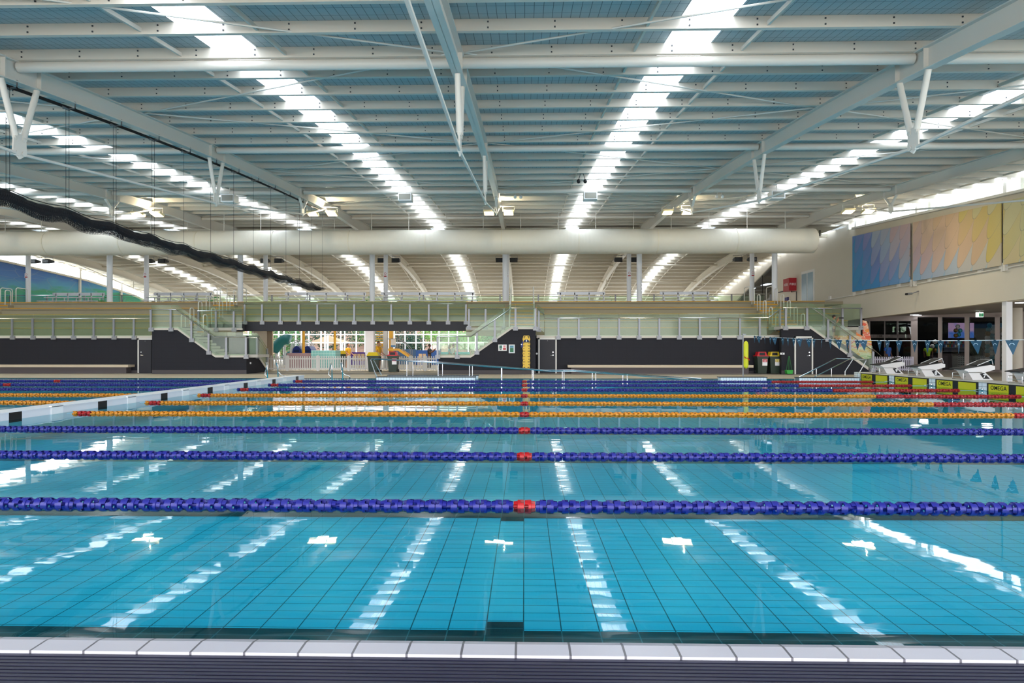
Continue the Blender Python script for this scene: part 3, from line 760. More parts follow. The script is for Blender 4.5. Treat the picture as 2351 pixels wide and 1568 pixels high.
# X_OP1..XC0 bottom two tiers open in the picture: keep them but start at tier 2
tb = tc_.build('floor', CONC); tag(tb, kind='structure'); tb.name = 'floor_tiers'
o = seam.build('trim_6', mat('tier_seam_dark', '#5D5648', .8)); tag(o, kind='structure')  # dark brown seam strip below each tier nosing
o = yl.build('trim_7', YEL); tag(o, kind='structure')
# aisle steps
st = MB(); sy = MB()
for a, b in ((-33.4, -32.2), (XA0, XA1), (XC0, XC1), (XE0, XE1)):
    for j in range(10):
        y0 = 34.5+.45*j-.45; z = WZ+TR*(j+1)/2
        st.box(a, b, y0, 38.6, z-TR/2-.01, z); sy.box(a+.02, b-.02, y0-.01, y0+.06, z-.055, z+.008)
tag(st.build('floor', CONC), kind='structure'); tag(sy.build('trim_8', YEL), kind='structure')
# walkways, upper deck
m = MB(); m.box(XL, px(349, YR), YR, 34.52, 1.94, WZ); m.box(px(1232, YR), px(1794, YR), YR, 34.52, 1.94, WZ)
tag(m.build('floor', TRIM), kind='structure')
m = MB(); m.box(XL, XR, 38.38, 44.2, 4.08, 4.275); tag(m.build('floor', CONC), kind='structure')
# bridge
r = empty('footbridge', ((X_OP0+X_OP1)/2, 35.3, 2.4), 'footbridge with dark fascia spanning the opening in the far wall', 'footbridge')
MB().box(X_OP0, X_OP1, 35.27, 35.45, onY(800, 760, 35.3).z, onY(800, 738.5, 35.3).z).build('fascia', mat('fascia_dark', '#26252D', .6), r)
MB().box(X_OP0, X_OP1, 35.45, 38.35, 2.55, 2.78).build('bridge_slab', mat('soffit_dark', '#3A3834', .7), r)
# recessed dark walls
def wall_box(name, x0, x1, y0, y1, z0, z1, mm): return tag(MB().box(x0, x1, y0, y1, z0, z1).build(name, mm), kind='structure')
wall_box('wall_back_left', XL, px(349, YR), YR, YR+.2, 0, 1.94, DARKW)
wall_box('wall_back_right', px(1232, YR), px(1794, YR), YR, YR+.2, 0, 1.94, DARKW)
wall_box('wall_under_tiers', XC1, XRT, 34.6, 34.8, 0, 2.1, DARKW); wall_box('wall_under_tiers', XL, px(592, 34.6), 34.6, 34.8, 0, 2.1, DARKW)
wall_box('wall_passage_left', -15.95, -15.8, 35.6, 37.4, 0, 2.5, WALLW)
wall_box('wall_passage_right', XC1-.1, XC1+.1, 34.8, 40, 0, 1.9, WALLW)
m = MB().box(XL, px(318, YR), YR-.006, YR, 0, .14).box(px(1279, YR), px(1794, YR), YR-.006, YR, 0, .14)
tag(m.build('baseboard_back', SKIRT), kind='structure')
# stair blocks: front outline in pixels on the plane YB
def blk(name, pts, mm=DARKW, y0=YB, d=1.0):
    P = [onY(u, v, y0) for u, v in pts]
    P = [Vector((p.x, p.y, 0.0 if v > 850 else p.z)) for p, (u, v) in zip(P, pts)]
    return tag(MB().prism(P, (0, d, 0)).build(name, mm), kind='structure')
blk('wall_stair_left', [(349, 857), (566, 857), (566, 820.5), (494, 820.5), (407, 757.5), (349, 757.5)], d=.25)
blk('wall_stair_centre', [(1006.5, 858), (1230, 858), (1230, 755.7), (1174.5, 755.7), (1081, 821), (1006.5, 821)], d=.25)
blk('wall_stair_right', [(1794, 858), (1996, 858), (1994, 850), (1861.7, 755), (1794, 755)], d=.25)
# angled return at the left opening
A = onY(566, 820.5, YB); B = onY(611, 848, 35.3)
D0 = (onY(566, 857, YB)); m = MB()
Bt = onY(590, 820.5, 34.1)
def on_ab(u, v): return onP(u, v, (A.x, A.y), (B.x, B.y))
P = [Vector((A.x, A.y, 0)), Vector((B.x, B.y, 0)), on_ab(611, 848), on_ab(592, 820.5), Vector((A.x, A.y, A.z))]
m.prism(P, (-.12, .12, 0)); tag(m.build('wall_stair_return', DARKW), kind='structure')
m = MB()
for (u0, v0), (u1, v1) in (((566, 820.5), (592, 820.5)), ((592, 820.5), (611, 848))):
    a, b, c, e2 = on_ab(u0, v0), on_ab(u1, v1), on_ab(u1, v1-6), on_ab(u0, v0-6); m.prism([a, b, c, e2], (.05, -.06, 0))
tag(m.build('trim_9', mat('stair_white', '#CFC8BE', .6)), kind='structure')
r = empty('balustrade', on_ab(592, 816), 'glass balustrade dropping down the angled end of the left block', 'balustrade', 'glass balustrades')
P = [on_ab(592, 814), on_ab(612, 843), on_ab(613, 798), on_ab(592, 766)]
MB().prism(P, (.015, -.01, 0)).build('glass_panel', GLASSG, r)
q = on_ab(613, 850); q2 = on_ab(613, 800); MB().box(q.x-.05, q.x+.05, q.y-.05, q.y+.05, 0, q2.z).build('post', GREYP, r)
MB().tube([on_ab(592, 774), on_ab(613, 804), on_ab(621, 817), on_ab(627, 817)], .022, 6).build('handrail', CHROME, r)
for nm, a, b in (('baseboard_left', 349, 566), ('baseboard_centre', 1006.5, 1230), ('baseboard_right', 1794, 1824)):
    wall_box(nm, px(a, YB), px(b, YB), YB-.008, YB, 0, .2, SKIRT)
# white stringers and steps
STR = mat('stair_white', '#CFC8BE', .6)
def strip(pts, w=7.0, y0=YB-.03, d=.1, name='trim_10', mm=None):
    m = MB()
    for (u0, v0), (u1, v1) in zip(pts, pts[1:]):
        a, b = onY(u0, v0, y0), onY(u1, v1, y0); c, e2 = onY(u1, v1-w, y0), onY(u0, v0-w, y0)
        m.prism([a, b, c, e2], (0, d, 0))
    return tag(m.build(name, mm or STR), kind='structure')
strip([(349, 757.5), (407, 757.5), (494, 820.5), (566, 820.5)], 7)
strip([(1006.5, 821), (1081, 821), (1174.5, 755.7), (1230, 755.7)], 7)
strip([(1794, 755), (1861.7, 755), (1994, 850)], 7.5)
strip([(0, 776.5), (349, 776.5)], 6.5, YR-.02, .1); strip([(1233, 776.5), (1794, 775.5)], 6.5, YR-.02, .1)
def flight(name, xa, za, xb, zb, n, y0, y1, label):
    r = empty(name, ((xa+xb)/2, (y0+y1)/2, min(za, zb)), label, 'stairs')
    mb = MB(); nz = MB()
    for i in range(n):
        x0 = xa+(xb-xa)*i/n; x1 = xa+(xb-xa)*(i+1)/n; z = za+(zb-za)*(i+.25)/n
        mb.box(x0, x1, y0, y1, max(z-.34, 0), z+.02)
        sg = 1 if xb > xa else -1
        nz.box(x1-sg*.05, x1+sg*.004, y0-.004, y1, z-.0, z+.026)
    mb.build('steps', STR, r); nz.build('step_nosings', mat('nosing_dark', '#4A4844', .6), r); return r
zl = onY(380, 750, YB).z; zm = onY(530, 814, YB).z
flight('staircase', px(407, YB+.1), zl, px(494, YB+.1), zm, 9, YB+.27, YB+1.6, 'upper stair flight behind glass at the left block, descending right')
flight('staircase', px(1170, YB+.1), zl, px(1081, YB+.1), zm, 9, YB+.27, YB+1.5, 'stair flight behind glass at the middle block, descending left')
flight('staircase', px(1862, YB+.1), zl, px(1993, YB+.1), .08, 14, YB+.27, YB+1.5, 'long stair flight at the right block, descending right to the deck')
def slab(a, b, z, y0=YB+.08, y1=35.4):
    return tag(MB().box(a, b, y0, y1, z-.16, z).build('floor', TRIM), kind='structure')
slab(px(349, YB), px(407, YB), zl, y1=34.6); slab(XA0-.4, X_OP0+.05, zl, YB+1.62, 35.4); slab(px(494, YB), px(590, YB), zm, y1=34.4)
slab(px(1006.5, YB), px(1081, YB), zm, y1=34.3); slab(px(1170, YB), px(1230, YB), zl); slab(px(1794, YB), px(1862, YB), zl); slab(px(1862, YB+1.6), px(1978, YB+1.6), zl, YB+1.6, 35.4)
slab(X_OP1, px(1171, 34.5), zl, 34.4, 35.4)
# doors
DOORD = mat('door_dark', '#24232C', .6)
def door(n, u0, u1, vt, Y, handle_right=True, closed=True, left=True, right=True):
    a, b = px(u0, Y), px(u1, Y); zt = onY(u0, vt, Y).z
    r = empty('door_%d' % n, ((a+b)/2, Y, 0), kind='structure')
    MB().box(a+.07, b-.07, Y-.03, Y+.02, .01, zt-.07).build('door_leaf', DOORD, r)
    f = MB().box(a, b, Y-.05, Y+.01, zt-.08, zt)
    if left: f.box(a, a+.07, Y-.05, Y+.01, 0, zt)
    if right: f.box(b-.07, b, Y-.05, Y+.01, 0, zt)
    f.build('door_frame', mat('frame_white', '#DCD9D4', .4), r)
    hx = b-.2 if handle_right else a+.2
    MB().lathe([(.03, 0), (.03, -.03)], 10, (hx, Y-.03, 1.0), 'Y').tube([(hx, Y-.07, .98), (hx-(.14 if handle_right else -.14), Y-.07, .98)], .014, 6).lathe([(.035, 0), (.035, -.02)], 10, (hx, Y-.03, 1.16), 'Y').build('door_handle', CHROME, r)
    MB().box((a+b)/2-.02, (a+b)/2+.02, Y-.04, Y-.03, zt-.16, zt-.14).build('door_stud', ALU, r)
door(1, 317, 351, 776.8, YR-.01, False, right=False); door(2, 1236, 1278, 776, YR-.01); door(3, 1823.5, 1866, 772.5, YB-.01)
# benches
def bench(u0, u1, label):
    a, b = px(u0, 33.2), px(u1, 33.2); r = empty('bench', ((a+b)/2, 33.4, 0), label, 'bench', 'long benches against the dark wall')
    MB().box(a, b, 33.2, 33.78, .34, .47).build('bench_seat', mat('bench_slab', '#C9B9A2', .6), r)
    MB().box(a+.2, b-.2, 33.35, 33.78, 0, .34).build('bench_base', mat('bench_base', '#5A5254', .7), r)
bench(-60, 294, 'long beige-topped bench along the left dark wall'); bench(1304, 1730, 'long beige-topped bench along the right dark wall')
# ------------------------------------------------------------------ glass balustrades
def balustrade(label, pts, posts, Y=None, gh=1.27, rh=1.0, name='balustrade', clamp=True, rail=True, ends=()):
    """pts: world base line points; posts: fractions as world x values on it (Y constant) """
    r = empty(name, pts[0], label, 'balustrade', 'glass balustrades'); pts = [Vector(p) for p in pts]
    def zat(x):
        for a, b in zip(pts, pts[1:]):
            lo, hi = min(a.x, b.x), max(a.x, b.x)
            if lo-1e-4 <= x <= hi+1e-4:
                t = (x-a.x)/(b.x-a.x) if abs(b.x-a.x) > 1e-6 else 0; return a.z+(b.z-a.z)*t
        return pts[0].z if abs(x-pts[0].x) < abs(x-pts[-1].x) else pts[-1].z
    y = pts[0].y; xs = sorted(posts)
    for x in xs:
        z = zat(x)
        MB().box(x-.05, x+.05, y-.09, y-.03, z-.02, z+rh).build('post', GREYP, r)
        if clamp: MB().box(x-.13, x+.13, y-.07, y+.0, z-.16, z+.04).ball((x-.07, y-.075, z-.05), .02).ball((x+.07, y-.075, z-.05), .02).build('bracket', ALU, r)
    brk = [p.x for p in pts]
    lims = sorted([min(brk), max(brk)]); grid = [lims[0]]+[x for x in xs if lims[0]+.15 < x < lims[1]-.15]+[lims[1]]
    for a, b in zip(grid, grid[1:]):
        xs2 = [a]+sorted(q for q in brk if a+.03 < q < b-.03)+[b]
        top = []; bot = []
        for x in xs2: bot.append((x, y, zat(x)+.03)); top.append((x, y, zat(x)+gh))
        bot[0] = (a+.012, y, bot[0][2]); top[0] = (a+.012, y, top[0][2]); bot[-1] = (b-.012, y, bot[-1][2]); top[-1] = (b-.012, y, top[-1][2])
        MB().prism(bot+top[::-1], (0, .014, 0)).build('glass_panel', GLASSG, r)
    if rail:
        MB().tube([(p.x, y-.12, p.z+rh+.01) for p in pts], .024, 8).build('handrail', CHROME, r)
    return r
def base(us, vb, Y): return [onY(u, v, Y) for u, v in zip(us, vb)]
yq = YR-.03
balustrade('glass balustrade on the walkway above the left dark wall', base((-70, 346), (773, 773), yq), [px(u, yq) for u in (-62, -16, 30, 77, 124, 170, 217, 263, 309)])
balustrade('long glass balustrade above the right dark wall', [onY(1250, 773, yq), onY(1762, 772.5, yq)], [px(u, yq) for u in (1282, 1328.6, 1374.6, 1421, 1467, 1513, 1559, 1605.5, 1651.6, 1697.7, 1743)])
balustrade('short sloping glass balustrade beside the middle landing', [onY(1233, 752, yq), onY(1250, 765, yq)], [px(1237, yq)])
balustrade('short sloping glass balustrade left of the right landing', [onY(1763, 772, yq), onY(1790, 752, yq)], [px(1790, yq)])
yb = 35.25
balustrade('glass balustrade along the footbridge', [onY(560, 738.5, yb), onY(1071, 738.5, yb)], [px(u, yb) for u in (563, 602.8, 644.8, 687, 729.5, 771.5, 814, 856.5, 898.8, 941.5, 985, 1029, 1070)], gh=1.19, rh=1.0)
ys_ = YB-.06
balustrade('glass balustrade following the left stair block down', base((347, 407, 494, 566), (754, 754, 817, 817), ys_), [px(u, ys_) for u in (348, 393.5, 441, 480.5, 521, 566)])
balustrade('glass balustrade following the middle stair block', base((1004, 1081, 1174, 1230), (817, 817, 752, 752), ys_), [px(u, ys_) for u in (1005, 1050, 1095, 1136, 1183.6, 1229.5)], rh=1.02)
balustrade('glass balustrade following the long right stair', base((1796, 1862, 2004), (751, 751, 851), ys_), [px(u, ys_) for u in (1803, 1851.5, 1899.6, 1950, 2003)])
yk = 34.45
balustrade('inner glass balustrade behind the left stairs', base((456, 556), (755, 755), yk), [px(u, yk) for u in (457, 497, 538)])
balustrade('inner glass balustrade behind the middle stairs', base((1074, 1160), (750, 750), yk), [px(u, yk) for u in (1077, 1115, 1157)])
balustrade('inner glass balustrade behind the right stairs', base((1858, 1977), (750, 750), yk), [px(u, yk) for u in (1890, 1933, 1975.5)])
balustrade('glass balustrade turning the corner at the left opening', base((570, 592), (817, 817), 34.0), [px(591, 34.0)])
strip([(475, 757), (556, 757)], 3, yk-.02, .1); wall_box('wall_landing_edge', px(556, 34.6), px(475, 34.6), 34.6, 34.9, 2.35, 2.75, mat('fascia_dark', '#26252D', .6))
wall_box('wall_landing_edge', px(1858, 34.6), px(1977, 34.6), 34.65, 34.9, zl-.45, zl-.12, STR)
# upper deck back rail
balustrade('low glass balustrade at the back of the upper deck', [(XL+.3, 44.1, 4.28), (XR-2.6, 44.1, 4.28)], [XL+1+2.75*i for i in range(21)], gh=.85, rh=.92, clamp=False)
# hoops
HOOP = mat('hoop_white', '#E0DDD4', .4)
def hoop(x, y, zf, zb, w, h, label, r_=.028):
    r = empty('handrail_hoop', (x, y, zf), label, 'handrail', 'white hoop handrails on the tier aisles')
    zt = zb+h; c = .12
    pts = [(x, y, zf), (x, y, zt-c), (x, y+c*.3, zt-c*.3), (x, y+c, zt), (x, y+w-c, zt), (x, y+w-c*.3, zt-c*.3), (x, y+w, zt-c), (x, y+w, zb)]
    MB().tube(pts, r_, 8).build('hoop_tube', HOOP, r, smooth='all')
aw = ['far left aisle', 'left aisle', 'middle aisle', 'right aisle']
for ai, (a, b) in enumerate(((-33.4, -32.4), (XA0+.05, XA1-.05), (XC0+.0, XC1-.0), (XE0+.05, XE1-.0))):
    for si, x in enumerate((a, b)):
        side = ('left', 'right')[si]
        hoop(x, 38.5, 4.28, 4.28, .9, .95, 'wide white hoop rail on the upper deck, %s side of the %s' % (side, aw[ai]))
        for j, k in enumerate((1, 2, 3, 4, 5)):
            if j == 4 and False: continue
            y = ty_(k)-.42; hoop(x, y, tz(k-1)+(.0 if k > 1 else 0), tz(k-1)+TR/2, .42, .95, 'narrow white hoop rail, %s row of the %s, %s %s' % (side, aw[ai], ORD[j], 'up from the bottom'))
# ------------------------------------------------------------------ bleachers on the upper deck
def bleacher(u0, u1, n, label, green=False):
    Y = 40.3; a, b = px(u0, Y), px(u1, Y); r = empty('bleacher', ((a+b)/2, Y, 4.28), label, 'bleacher', 'aluminium bleachers on the upper deck')
    S = mat('bleacher_alu', '#C4C4C8', .4, metal=.3)
    for i, (z, y, t) in enumerate(((.22, 0, .045), (.5, .6, .045), (.50+.02, .85, .03))):
        MB().box(a, b, Y+y, Y+y+.26, 4.28+z, 4.28+z+t).build('seat_plank', S, r)
    MB().box(a+.3, b-.25, Y+1.0, Y+1.05, 4.28+.68, 4.28+.88).build('back_plank', S, r)
    for i in range(n):
        x = a+.4+(b-a-.9)*i/(n-1)
        MB().box(x, x+.06, Y+.05, Y+.1, 4.28, 4.5).box(x+.1, x+.16, Y+.7, Y+.75, 4.28, 4.78).box(x+.1, x+.16, Y+1.0, Y+1.06, 4.28, 5.1).bar((x+.05, Y+.08, 4.4), (x+.12, Y+1, 4.6), .04, .05).build('support_frame', S, r)
    e_ = MB()
    for z, y in ((.22, 0), (.5, .6)): e_.box(b, b+.28 if green else b+.04, Y+y, Y+y+.26, 4.28+z-.005, 4.28+z+.05)
    e_.build('end_cap', mat('green_cap', '#2F8A46', .5), r)
bleacher(84, 225, 5, 'aluminium bleacher at far left of the upper deck', True); bleacher(322, 478, 5, 'aluminium bleacher left of the left aisle', True)
bleacher(630, 840, 5, 'aluminium bleacher behind the footbridge, left one'); bleacher(856, 1095, 6, 'aluminium bleacher behind the footbridge, right one')
bleacher(1270, 1403, 4, 'aluminium bleacher just right of the middle aisle'); bleacher(1512, 1648, 4, 'aluminium bleacher left of the right aisle')
# ------------------------------------------------------------------ picket fences
def picket(P0, P1, n, h, label, m=None):
    P0 = Vector(P0); P1 = Vector(P1); P0.z = P1.z = 0; d = (P1-P0); L_ = d.length; d.normalize(); nrm = Vector((d.y, -d.x, 0))
    m = m or mat('picket_white', '#DEDBD8', .5)
    r = empty('picket_fence', P0, label, 'fence', 'white picket fence panels')
    MB().bar(P0+Vector((0, 0, 0)), P0+Vector((0, 0, h+.02)), .13, .13, up=Vector((0, 1, 0))).build('fence_post', m, r)
    for z in (.14, h-.18): MB().bar(P0+Vector((0, 0, z)), P1+Vector((0, 0, z))-d*.07, .04, .08).build('fence_rail', m, r)
    for i in range(n):
        p = P0+d*(L_*(i+.75)/(n+.4)); w = .034; q = p+nrm*.03
        MB().prism([q-d*w+Vector((0, 0, .05)), q+d*w+Vector((0, 0, .05)), q+d*w+Vector((0, 0, h-.06)), q+d*w*.5+Vector((0, 0, h-.01)), q-d*w*.5+Vector((0, 0, h-.01)), q-d*w+Vector((0, 0, h-.06))], nrm*.02).build('picket', m, r)
fe = [613, 660, 730, 801, 860, 897, 943, 976, 1005]
for i in range(len(fe)-1):
    a = onY(fe[i], 850, 37.0); b = onY(fe[i+1], 850, 37.0)
    picket(a, b, max(3, round((b.x-a.x)/.137)-1), .92, 'white picket fence panel across the opening, %s' % nth_left(i, len(fe)-1))
# ------------------------------------------------------------------ wheelie bins
BING = mat('bin_green', '#26352A', .5)
def bin_(u, v, Y, w, lid, label, sticker=None, hood=True, flip=False):
    x = px(u, Y); r = empty('wheelie_bin', (x, Y, 0), label, 'bin', 'green wheelie bins'); h = .95; d = .55
    lm = mat('lid_'+lid, {'red': '#C01322', 'yellow': '#D5B81C'}[lid], .45); wb = w*.40; wt = w*.5
    b = MB(); vs = []
    for z, ww, dd in ((.03, wb, d*.38), (h-.08, wt, d*.48), (h-.08, wt+.03, d*.5), (h, wt+.03, d*.5)): vs += [(x-ww, Y-dd, z), (x+ww, Y-dd, z), (x+ww, Y+dd, z), (x-ww, Y+dd, z)]
    b.add(vs, [(3, 2, 1, 0), (12, 13, 14, 15)]+[(i*4+j, i*4+(j+1) % 4, (i+1)*4+(j+1) % 4, (i+1)*4+j) for i in range(3) for j in range(4)]); b.build('bin_body', BING, r)
    l = MB()
    if hood:
        l.box(x-wt-.04, x+wt+.04, Y-d*.52, Y+d*.52, h, h+.04)
        t = .22; a = wt*.72
        l.prism([(x-wt*.9, Y-.2, h+.04), (x-a, Y-.2, h+t), (x-a+.06, Y-.2, h+t), (x-wt*.78+.06, Y-.2, h+.04)], (0, .4, 0))
        l.prism([(x+wt*.9, Y-.2, h+.04), (x+a, Y-.2, h+t), (x+a-.06, Y-.2, h+t), (x+wt*.78-.06, Y-.2, h+.04)], (0, .4, 0))
        l.box(x-a, x+a, Y-.2, Y+.2, h+t-.02, h+t+.02)
        l.build('bin_lid', lm, r); MB().box(x-a*.98, x+a*.98, Y-.15, Y+.15, h+.04, h+t-.02).build('bin_opening', BLACK, r)
    else:
        l.prism([(x-wt-.05, Y-d*.55, h), (x+wt+.05, Y-d*.55, h), (x+wt*.75, Y-d*.3, h+.2), (x-wt*.85, Y-d*.3, h+.2)], (0, d*.9, 0)); l.build('bin_lid', lm, r)
    for s_ in (-1, 1): MB().lathe([(.09, -.03), (.09, .03)], 12, (x+s_*(wb+.02), Y+d*.35, .09), 'X').build('wheel', BLACK, r)
    if sticker:
        s = MB().box(x-.02, x+.24 if w > .5 else x+.2, Y-d*.46-.02, Y-d*.44, .45, .80).build('bin_sticker', WHITE, r)
        q = MB().box(x-.01, x+.23 if w > .5 else x+.19, Y-d*.46-.025, Y-d*.46-.02, .64, .79).build('sticker_panel', lm, s)
        MB().ball((x+.06, Y-d*.46-.03, .70), .03, .004, .03).ball((x+.15, Y-d*.46-.03, .70), .03, .004, .03).build('sticker_icon', WHITE, s)
bin_(1747, 858, 33.4, .56, 'red', 'green bin with red lid and black liner beside the right bench', True)
bin_(1776, 858, 33.4, .56, 'yellow', 'green bin with yellow lid right of the red-lidded one at the right wall', True)
bin_(858, 856, 35.2, .60, 'yellow', 'green bin with solid yellow lid at the picket fence', False, hood=False)
bin_(903, 856, 35.2, .56, 'red', 'green bin with red lid in front of the picket fence', True)
# mop bucket
x = px(1811, 32.6); MOPG = mat('mop_green', '#2FA43A', .5); r = empty('mop_caddy', (x, 32.6, 0), 'green mop bucket caddy with upright handle by the right door', 'mop bucket')
MB().prism([(x-.13, 32.47, .03), (x+.13, 32.47, .03), (x+.17, 32.47, .23), (x-.17, 32.47, .23)], (0, .25, 0)).box(x-.15, x+.15, 32.45, 32.47, .05, .11).build('bucket', MOPG, r)
MB().tube([(x, 32.6, .2), (x, 32.6, .95)], .018, 6).tube([(x-.14, 32.57, .22), (x-.04, 32.57, .85), (x+.04, 32.57, .85), (x+.14, 32.57, .22)], .012, 6).box(x-.02, x+.03, 32.57, 32.63, .86, .98).build('mop_handle', mat('mop_green_dark', '#1C6B30', .5), r)
# spine board on the middle block
x = px(1208.5, YB); Yb = YB-.10; zt = onY(1208, 770.5, Yb).z; zb_ = onY(1208, 846.5, Yb).z; w2 = .19
r = empty('spine_board', (x, Yb, zb_), 'yellow plastic spine board hung upright on the dark middle wall', 'spine board')
SBY = mat('spineboard_yellow', '#E0B83A', .45)
L_ = []; N = 60
for i in range(N+1):
    t = i/N; z = zb_+(zt-zb_)*t; ww = w2*(1+.06*math.sin(t*2*math.pi*7))
    ee = min(t, 1-t)*(zt-zb_); ww *= min(1, .72+.28*math.sqrt(min(1, ee/.1))); L_.append((ww, z))
MB().prism([(x+a, Yb, z) for a, z in L_]+[(x-a, Yb, z) for a, z in L_[::-1]], (0, .05, 0)).build('board', SBY, r)
hs = MB()
def slot(cx, cz, hw, hh): hs.prism([(x+cx-hw, Yb-.006, cz-hh*.7), (x+cx-hw*.5, Yb-.006, cz-hh), (x+cx+hw*.5, Yb-.006, cz-hh), (x+cx+hw, Yb-.006, cz-hh*.7), (x+cx+hw, Yb-.006, cz+hh*.7), (x+cx+hw*.5, Yb-.006, cz+hh), (x+cx-hw*.5, Yb-.006, cz+hh), (x+cx-hw, Yb-.006, cz+hh*.7)], (0, .006, 0))
for j in range(9):
    z = zb_+.22+(zt-zb_-.62)*j/8.0
    for s_ in (-1, 1):
        slot(s_*.135, z, .017, .045 if j % 2 else .03)
        if j % 2: slot(s_*.075, z, .01, .03)
for s_ in (-1, 1): slot(s_*.11, zb_+.07, .05, .02); slot(s_*.12, zt-.09, .018, .06); slot(s_*.09, zt-.055, .04, .015)
hs.build('board_slots', BLACK, r)
MB().prism([(x-.17, Yb-.03, zt-.36), (x+.18, Yb-.03, zt-.36), (x+.14, Yb-.03, zt-.27), (x+.05, Yb-.03, zt-.21), (x-.05, Yb-.03, zt-.21), (x-.14, Yb-.03, zt-.27)], (0, .03, 0)).build('head_pad', mat('navy_pad', '#16284E', .6), r)
MB().ball((x, Yb-.04, zt-.28), .035, .02, .06).build('pad_badge', WHITE, r)
MB().prism([(x-.30, Yb-.02, zt-.63), (x-.19, Yb-.02, zt-.64), (x-.17, Yb-.02, zt-.32), (x-.22, Yb-.02, zt-.30), (x-.29, Yb-.02, zt-.5)], (0, .02, 0)).build('strap_bag', mat('strap_blue', '#1C2C72', .6), r)
MB().ball((x-.26, Yb-.03, zt-.47), .035, .015, .035).build('bag_badge', WHITE, r)
# posters on the middle block
def poster(u0, v0, u1, v1, Y, label, cols, name='framed_poster'):
    a = onY(u0, v1, Y); b = onY(u1, v0, Y); r = empty(name, a, label, 'poster'); w = b.x-a.x; h = b.z-a.z
    MB().box(a.x, b.x, Y-.025, Y, a.z, b.z).build('poster_frame', mat('poster_frame', '#D8D8D6', .4), r)
    for i, (fx0, fz0, fx1, fz1, c) in enumerate(cols):
        MB().box(a.x+w*fx0, a.x+w*fx1, Y-.03-.001*i, Y-.025, a.z+h*fz0, a.z+h*fz1).build('poster_panel', mat('pp_'+c.strip('#'), c, .5), r)
poster(1144, 791, 1163.5, 805.5, YB-.01, 'wide framed notice on the dark middle wall', [(.08, .1, .92, .9, '#E8ECEA'), (.12, .35, .45, .85, '#3E6E62'), (.55, .15, .9, .45, '#B83038'), (.6, .5, .85, .85, '#D88890'), (.15, .15, .4, .28, '#2C3C44')])
poster(1168, 791, 1182, 811, YB-.01, 'tall framed notice with green picture, left of the spine board', [(.1, .08, .9, .92, '#B8CCD8'), (.22, .14, .78, .6, '#2E6E4A'), (.22, .62, .78, .86, '#4E8AA0')])
r = empty('wall_socket', onY(575, 834, 33.6), 'white power outlet plate on the dark return wall', 'socket')
p = onY(572, 833.5, 33.25); MB().box(p.x-.12, p.x+.12, p.y-.06, p.y, p.z-.05, p.z+.05).build('socket_plate', WHITE, r); MB().box(p.x-.02, p.x+.02, p.y-.07, p.y-.06, p.z-.03, p.z+.02).build('socket_switch', BLACK, r)
r = empty('wall_socket', onY(1795, 812, YR), 'white power outlet plate above the mop bucket', 'socket')
p = onY(1795.5, 812, YB-.01); MB().box(p.x-.11, p.x+.11, p.y-.05, p.y, p.z-.05, p.z+.05).build('socket_plate', WHITE, r); MB().box(p.x-.02, p.x+.02, p.y-.06, p.y-.05, p.z-.03, p.z+.02).build('socket_switch', BLACK, r)
p = onY(1232.5, 812, YR-.01); r = empty('door_control', p, 'small white round-cornered control beside the middle door', 'control'); MB().lathe([(.05, -.03), (.055, 0)], 12, p, 'Y').build('control_body', WHITE, r); MB().lathe([(.02, -.04), (.02, -.03)], 10, p, 'Y').build('control_button', ALU, r)
# ------------------------------------------------------------------ pool-edge ledges, ramp rails, ladders
def ledge(u0, u1, vt, Y, label):
    a, b = px(u0, Y), px(u1, Y); z = onY(u0, vt, Y).z; r = empty('pool_ledge', ((a+b)/2, Y, 0), label, 'ledge', 'white tiled ledges at the far pool edge')
    MB().box(a, b, Y, Y+.4, -.3, z).build('ledge_wall', grid_mat('ledge_tile', '#DDE8F0', '#6A7C88', 'XZ', (.12, .15), .01, .3), r)
    MB().box(a-.03, b+.03, Y-.03, Y+.43, z, z+.03).build('ledge_top', mat('ledge_top_dark', '#26242A', .6), r)
ledge(864, 1090, 866.5, 26.1, 'long white-tiled ledge with dark top, front one left of centre'); ledge(890, 1097, 862.5, 27.2, 'white-tiled ledge with dark top just behind the front one')
ledge(1655, 1760, 867, 26.1, 'short white-tiled ledge below the yellow rescue tube'); ledge(1835, 1972, 868, 26.0, 'white-tiled ledge beside the farthest starting block')
def rail(label, pts, posts, r0=.021, group='steel rails at the far pool edge'):
    r = empty('handrail', pts[0], label, 'handrail', group); MB().tube(pts, r0, 8).build('rail_tube', CHROME, r)
    for a, b in posts: MB().tube([a, b], r0*.85, 8).build('rail_post', CHROME, r)
def pl(lst, Y): return [onY(u, v, Y) for u, v in lst]
def post(u, v, Y): a = onY(u, v, Y); return (a, Vector((a.x, a.y, -.05)))
Y1, Y2 = 26.3, 27.1
rail('long stainless ramp handrail sloping down to the right, front one', pl([(866, 866), (861, 856), (851, 827), (853, 823.8), (861, 823.6), (1005, 833.5), (1250, 851), (1265, 852.5), (1322, 852.5), (1492, 864.6), (1580, 871)], Y1), [post(u, v, Y1) for u, v in ((934, 829), (1006, 834), (1078, 838.5), (1151, 844), (1222, 849), (1291, 852.5), (1360, 856), (1430, 861))])
rail('long stainless ramp handrail sloping down to the right, rear one', pl([(876, 862), (872, 853), (858, 827), (862, 823.2), (1005, 831), (1250, 849.5), (1318, 849.8), (1492, 862), (1610, 869)], Y2), [post(u, v, Y2) for u, v in ((948, 828), (1016, 832), (1084.6, 837), (1152.5, 842), (1225, 847), (1295, 850), (1368, 854), (1440, 859))])
rail('stainless handrail arching up to the right beside block nine, front one', pl([(1833, 867), (1919, 823), (1990, 825.5), (1988, 829), (1972, 857.5)], 27.2), [post(1874, 846.5, 27.2)])
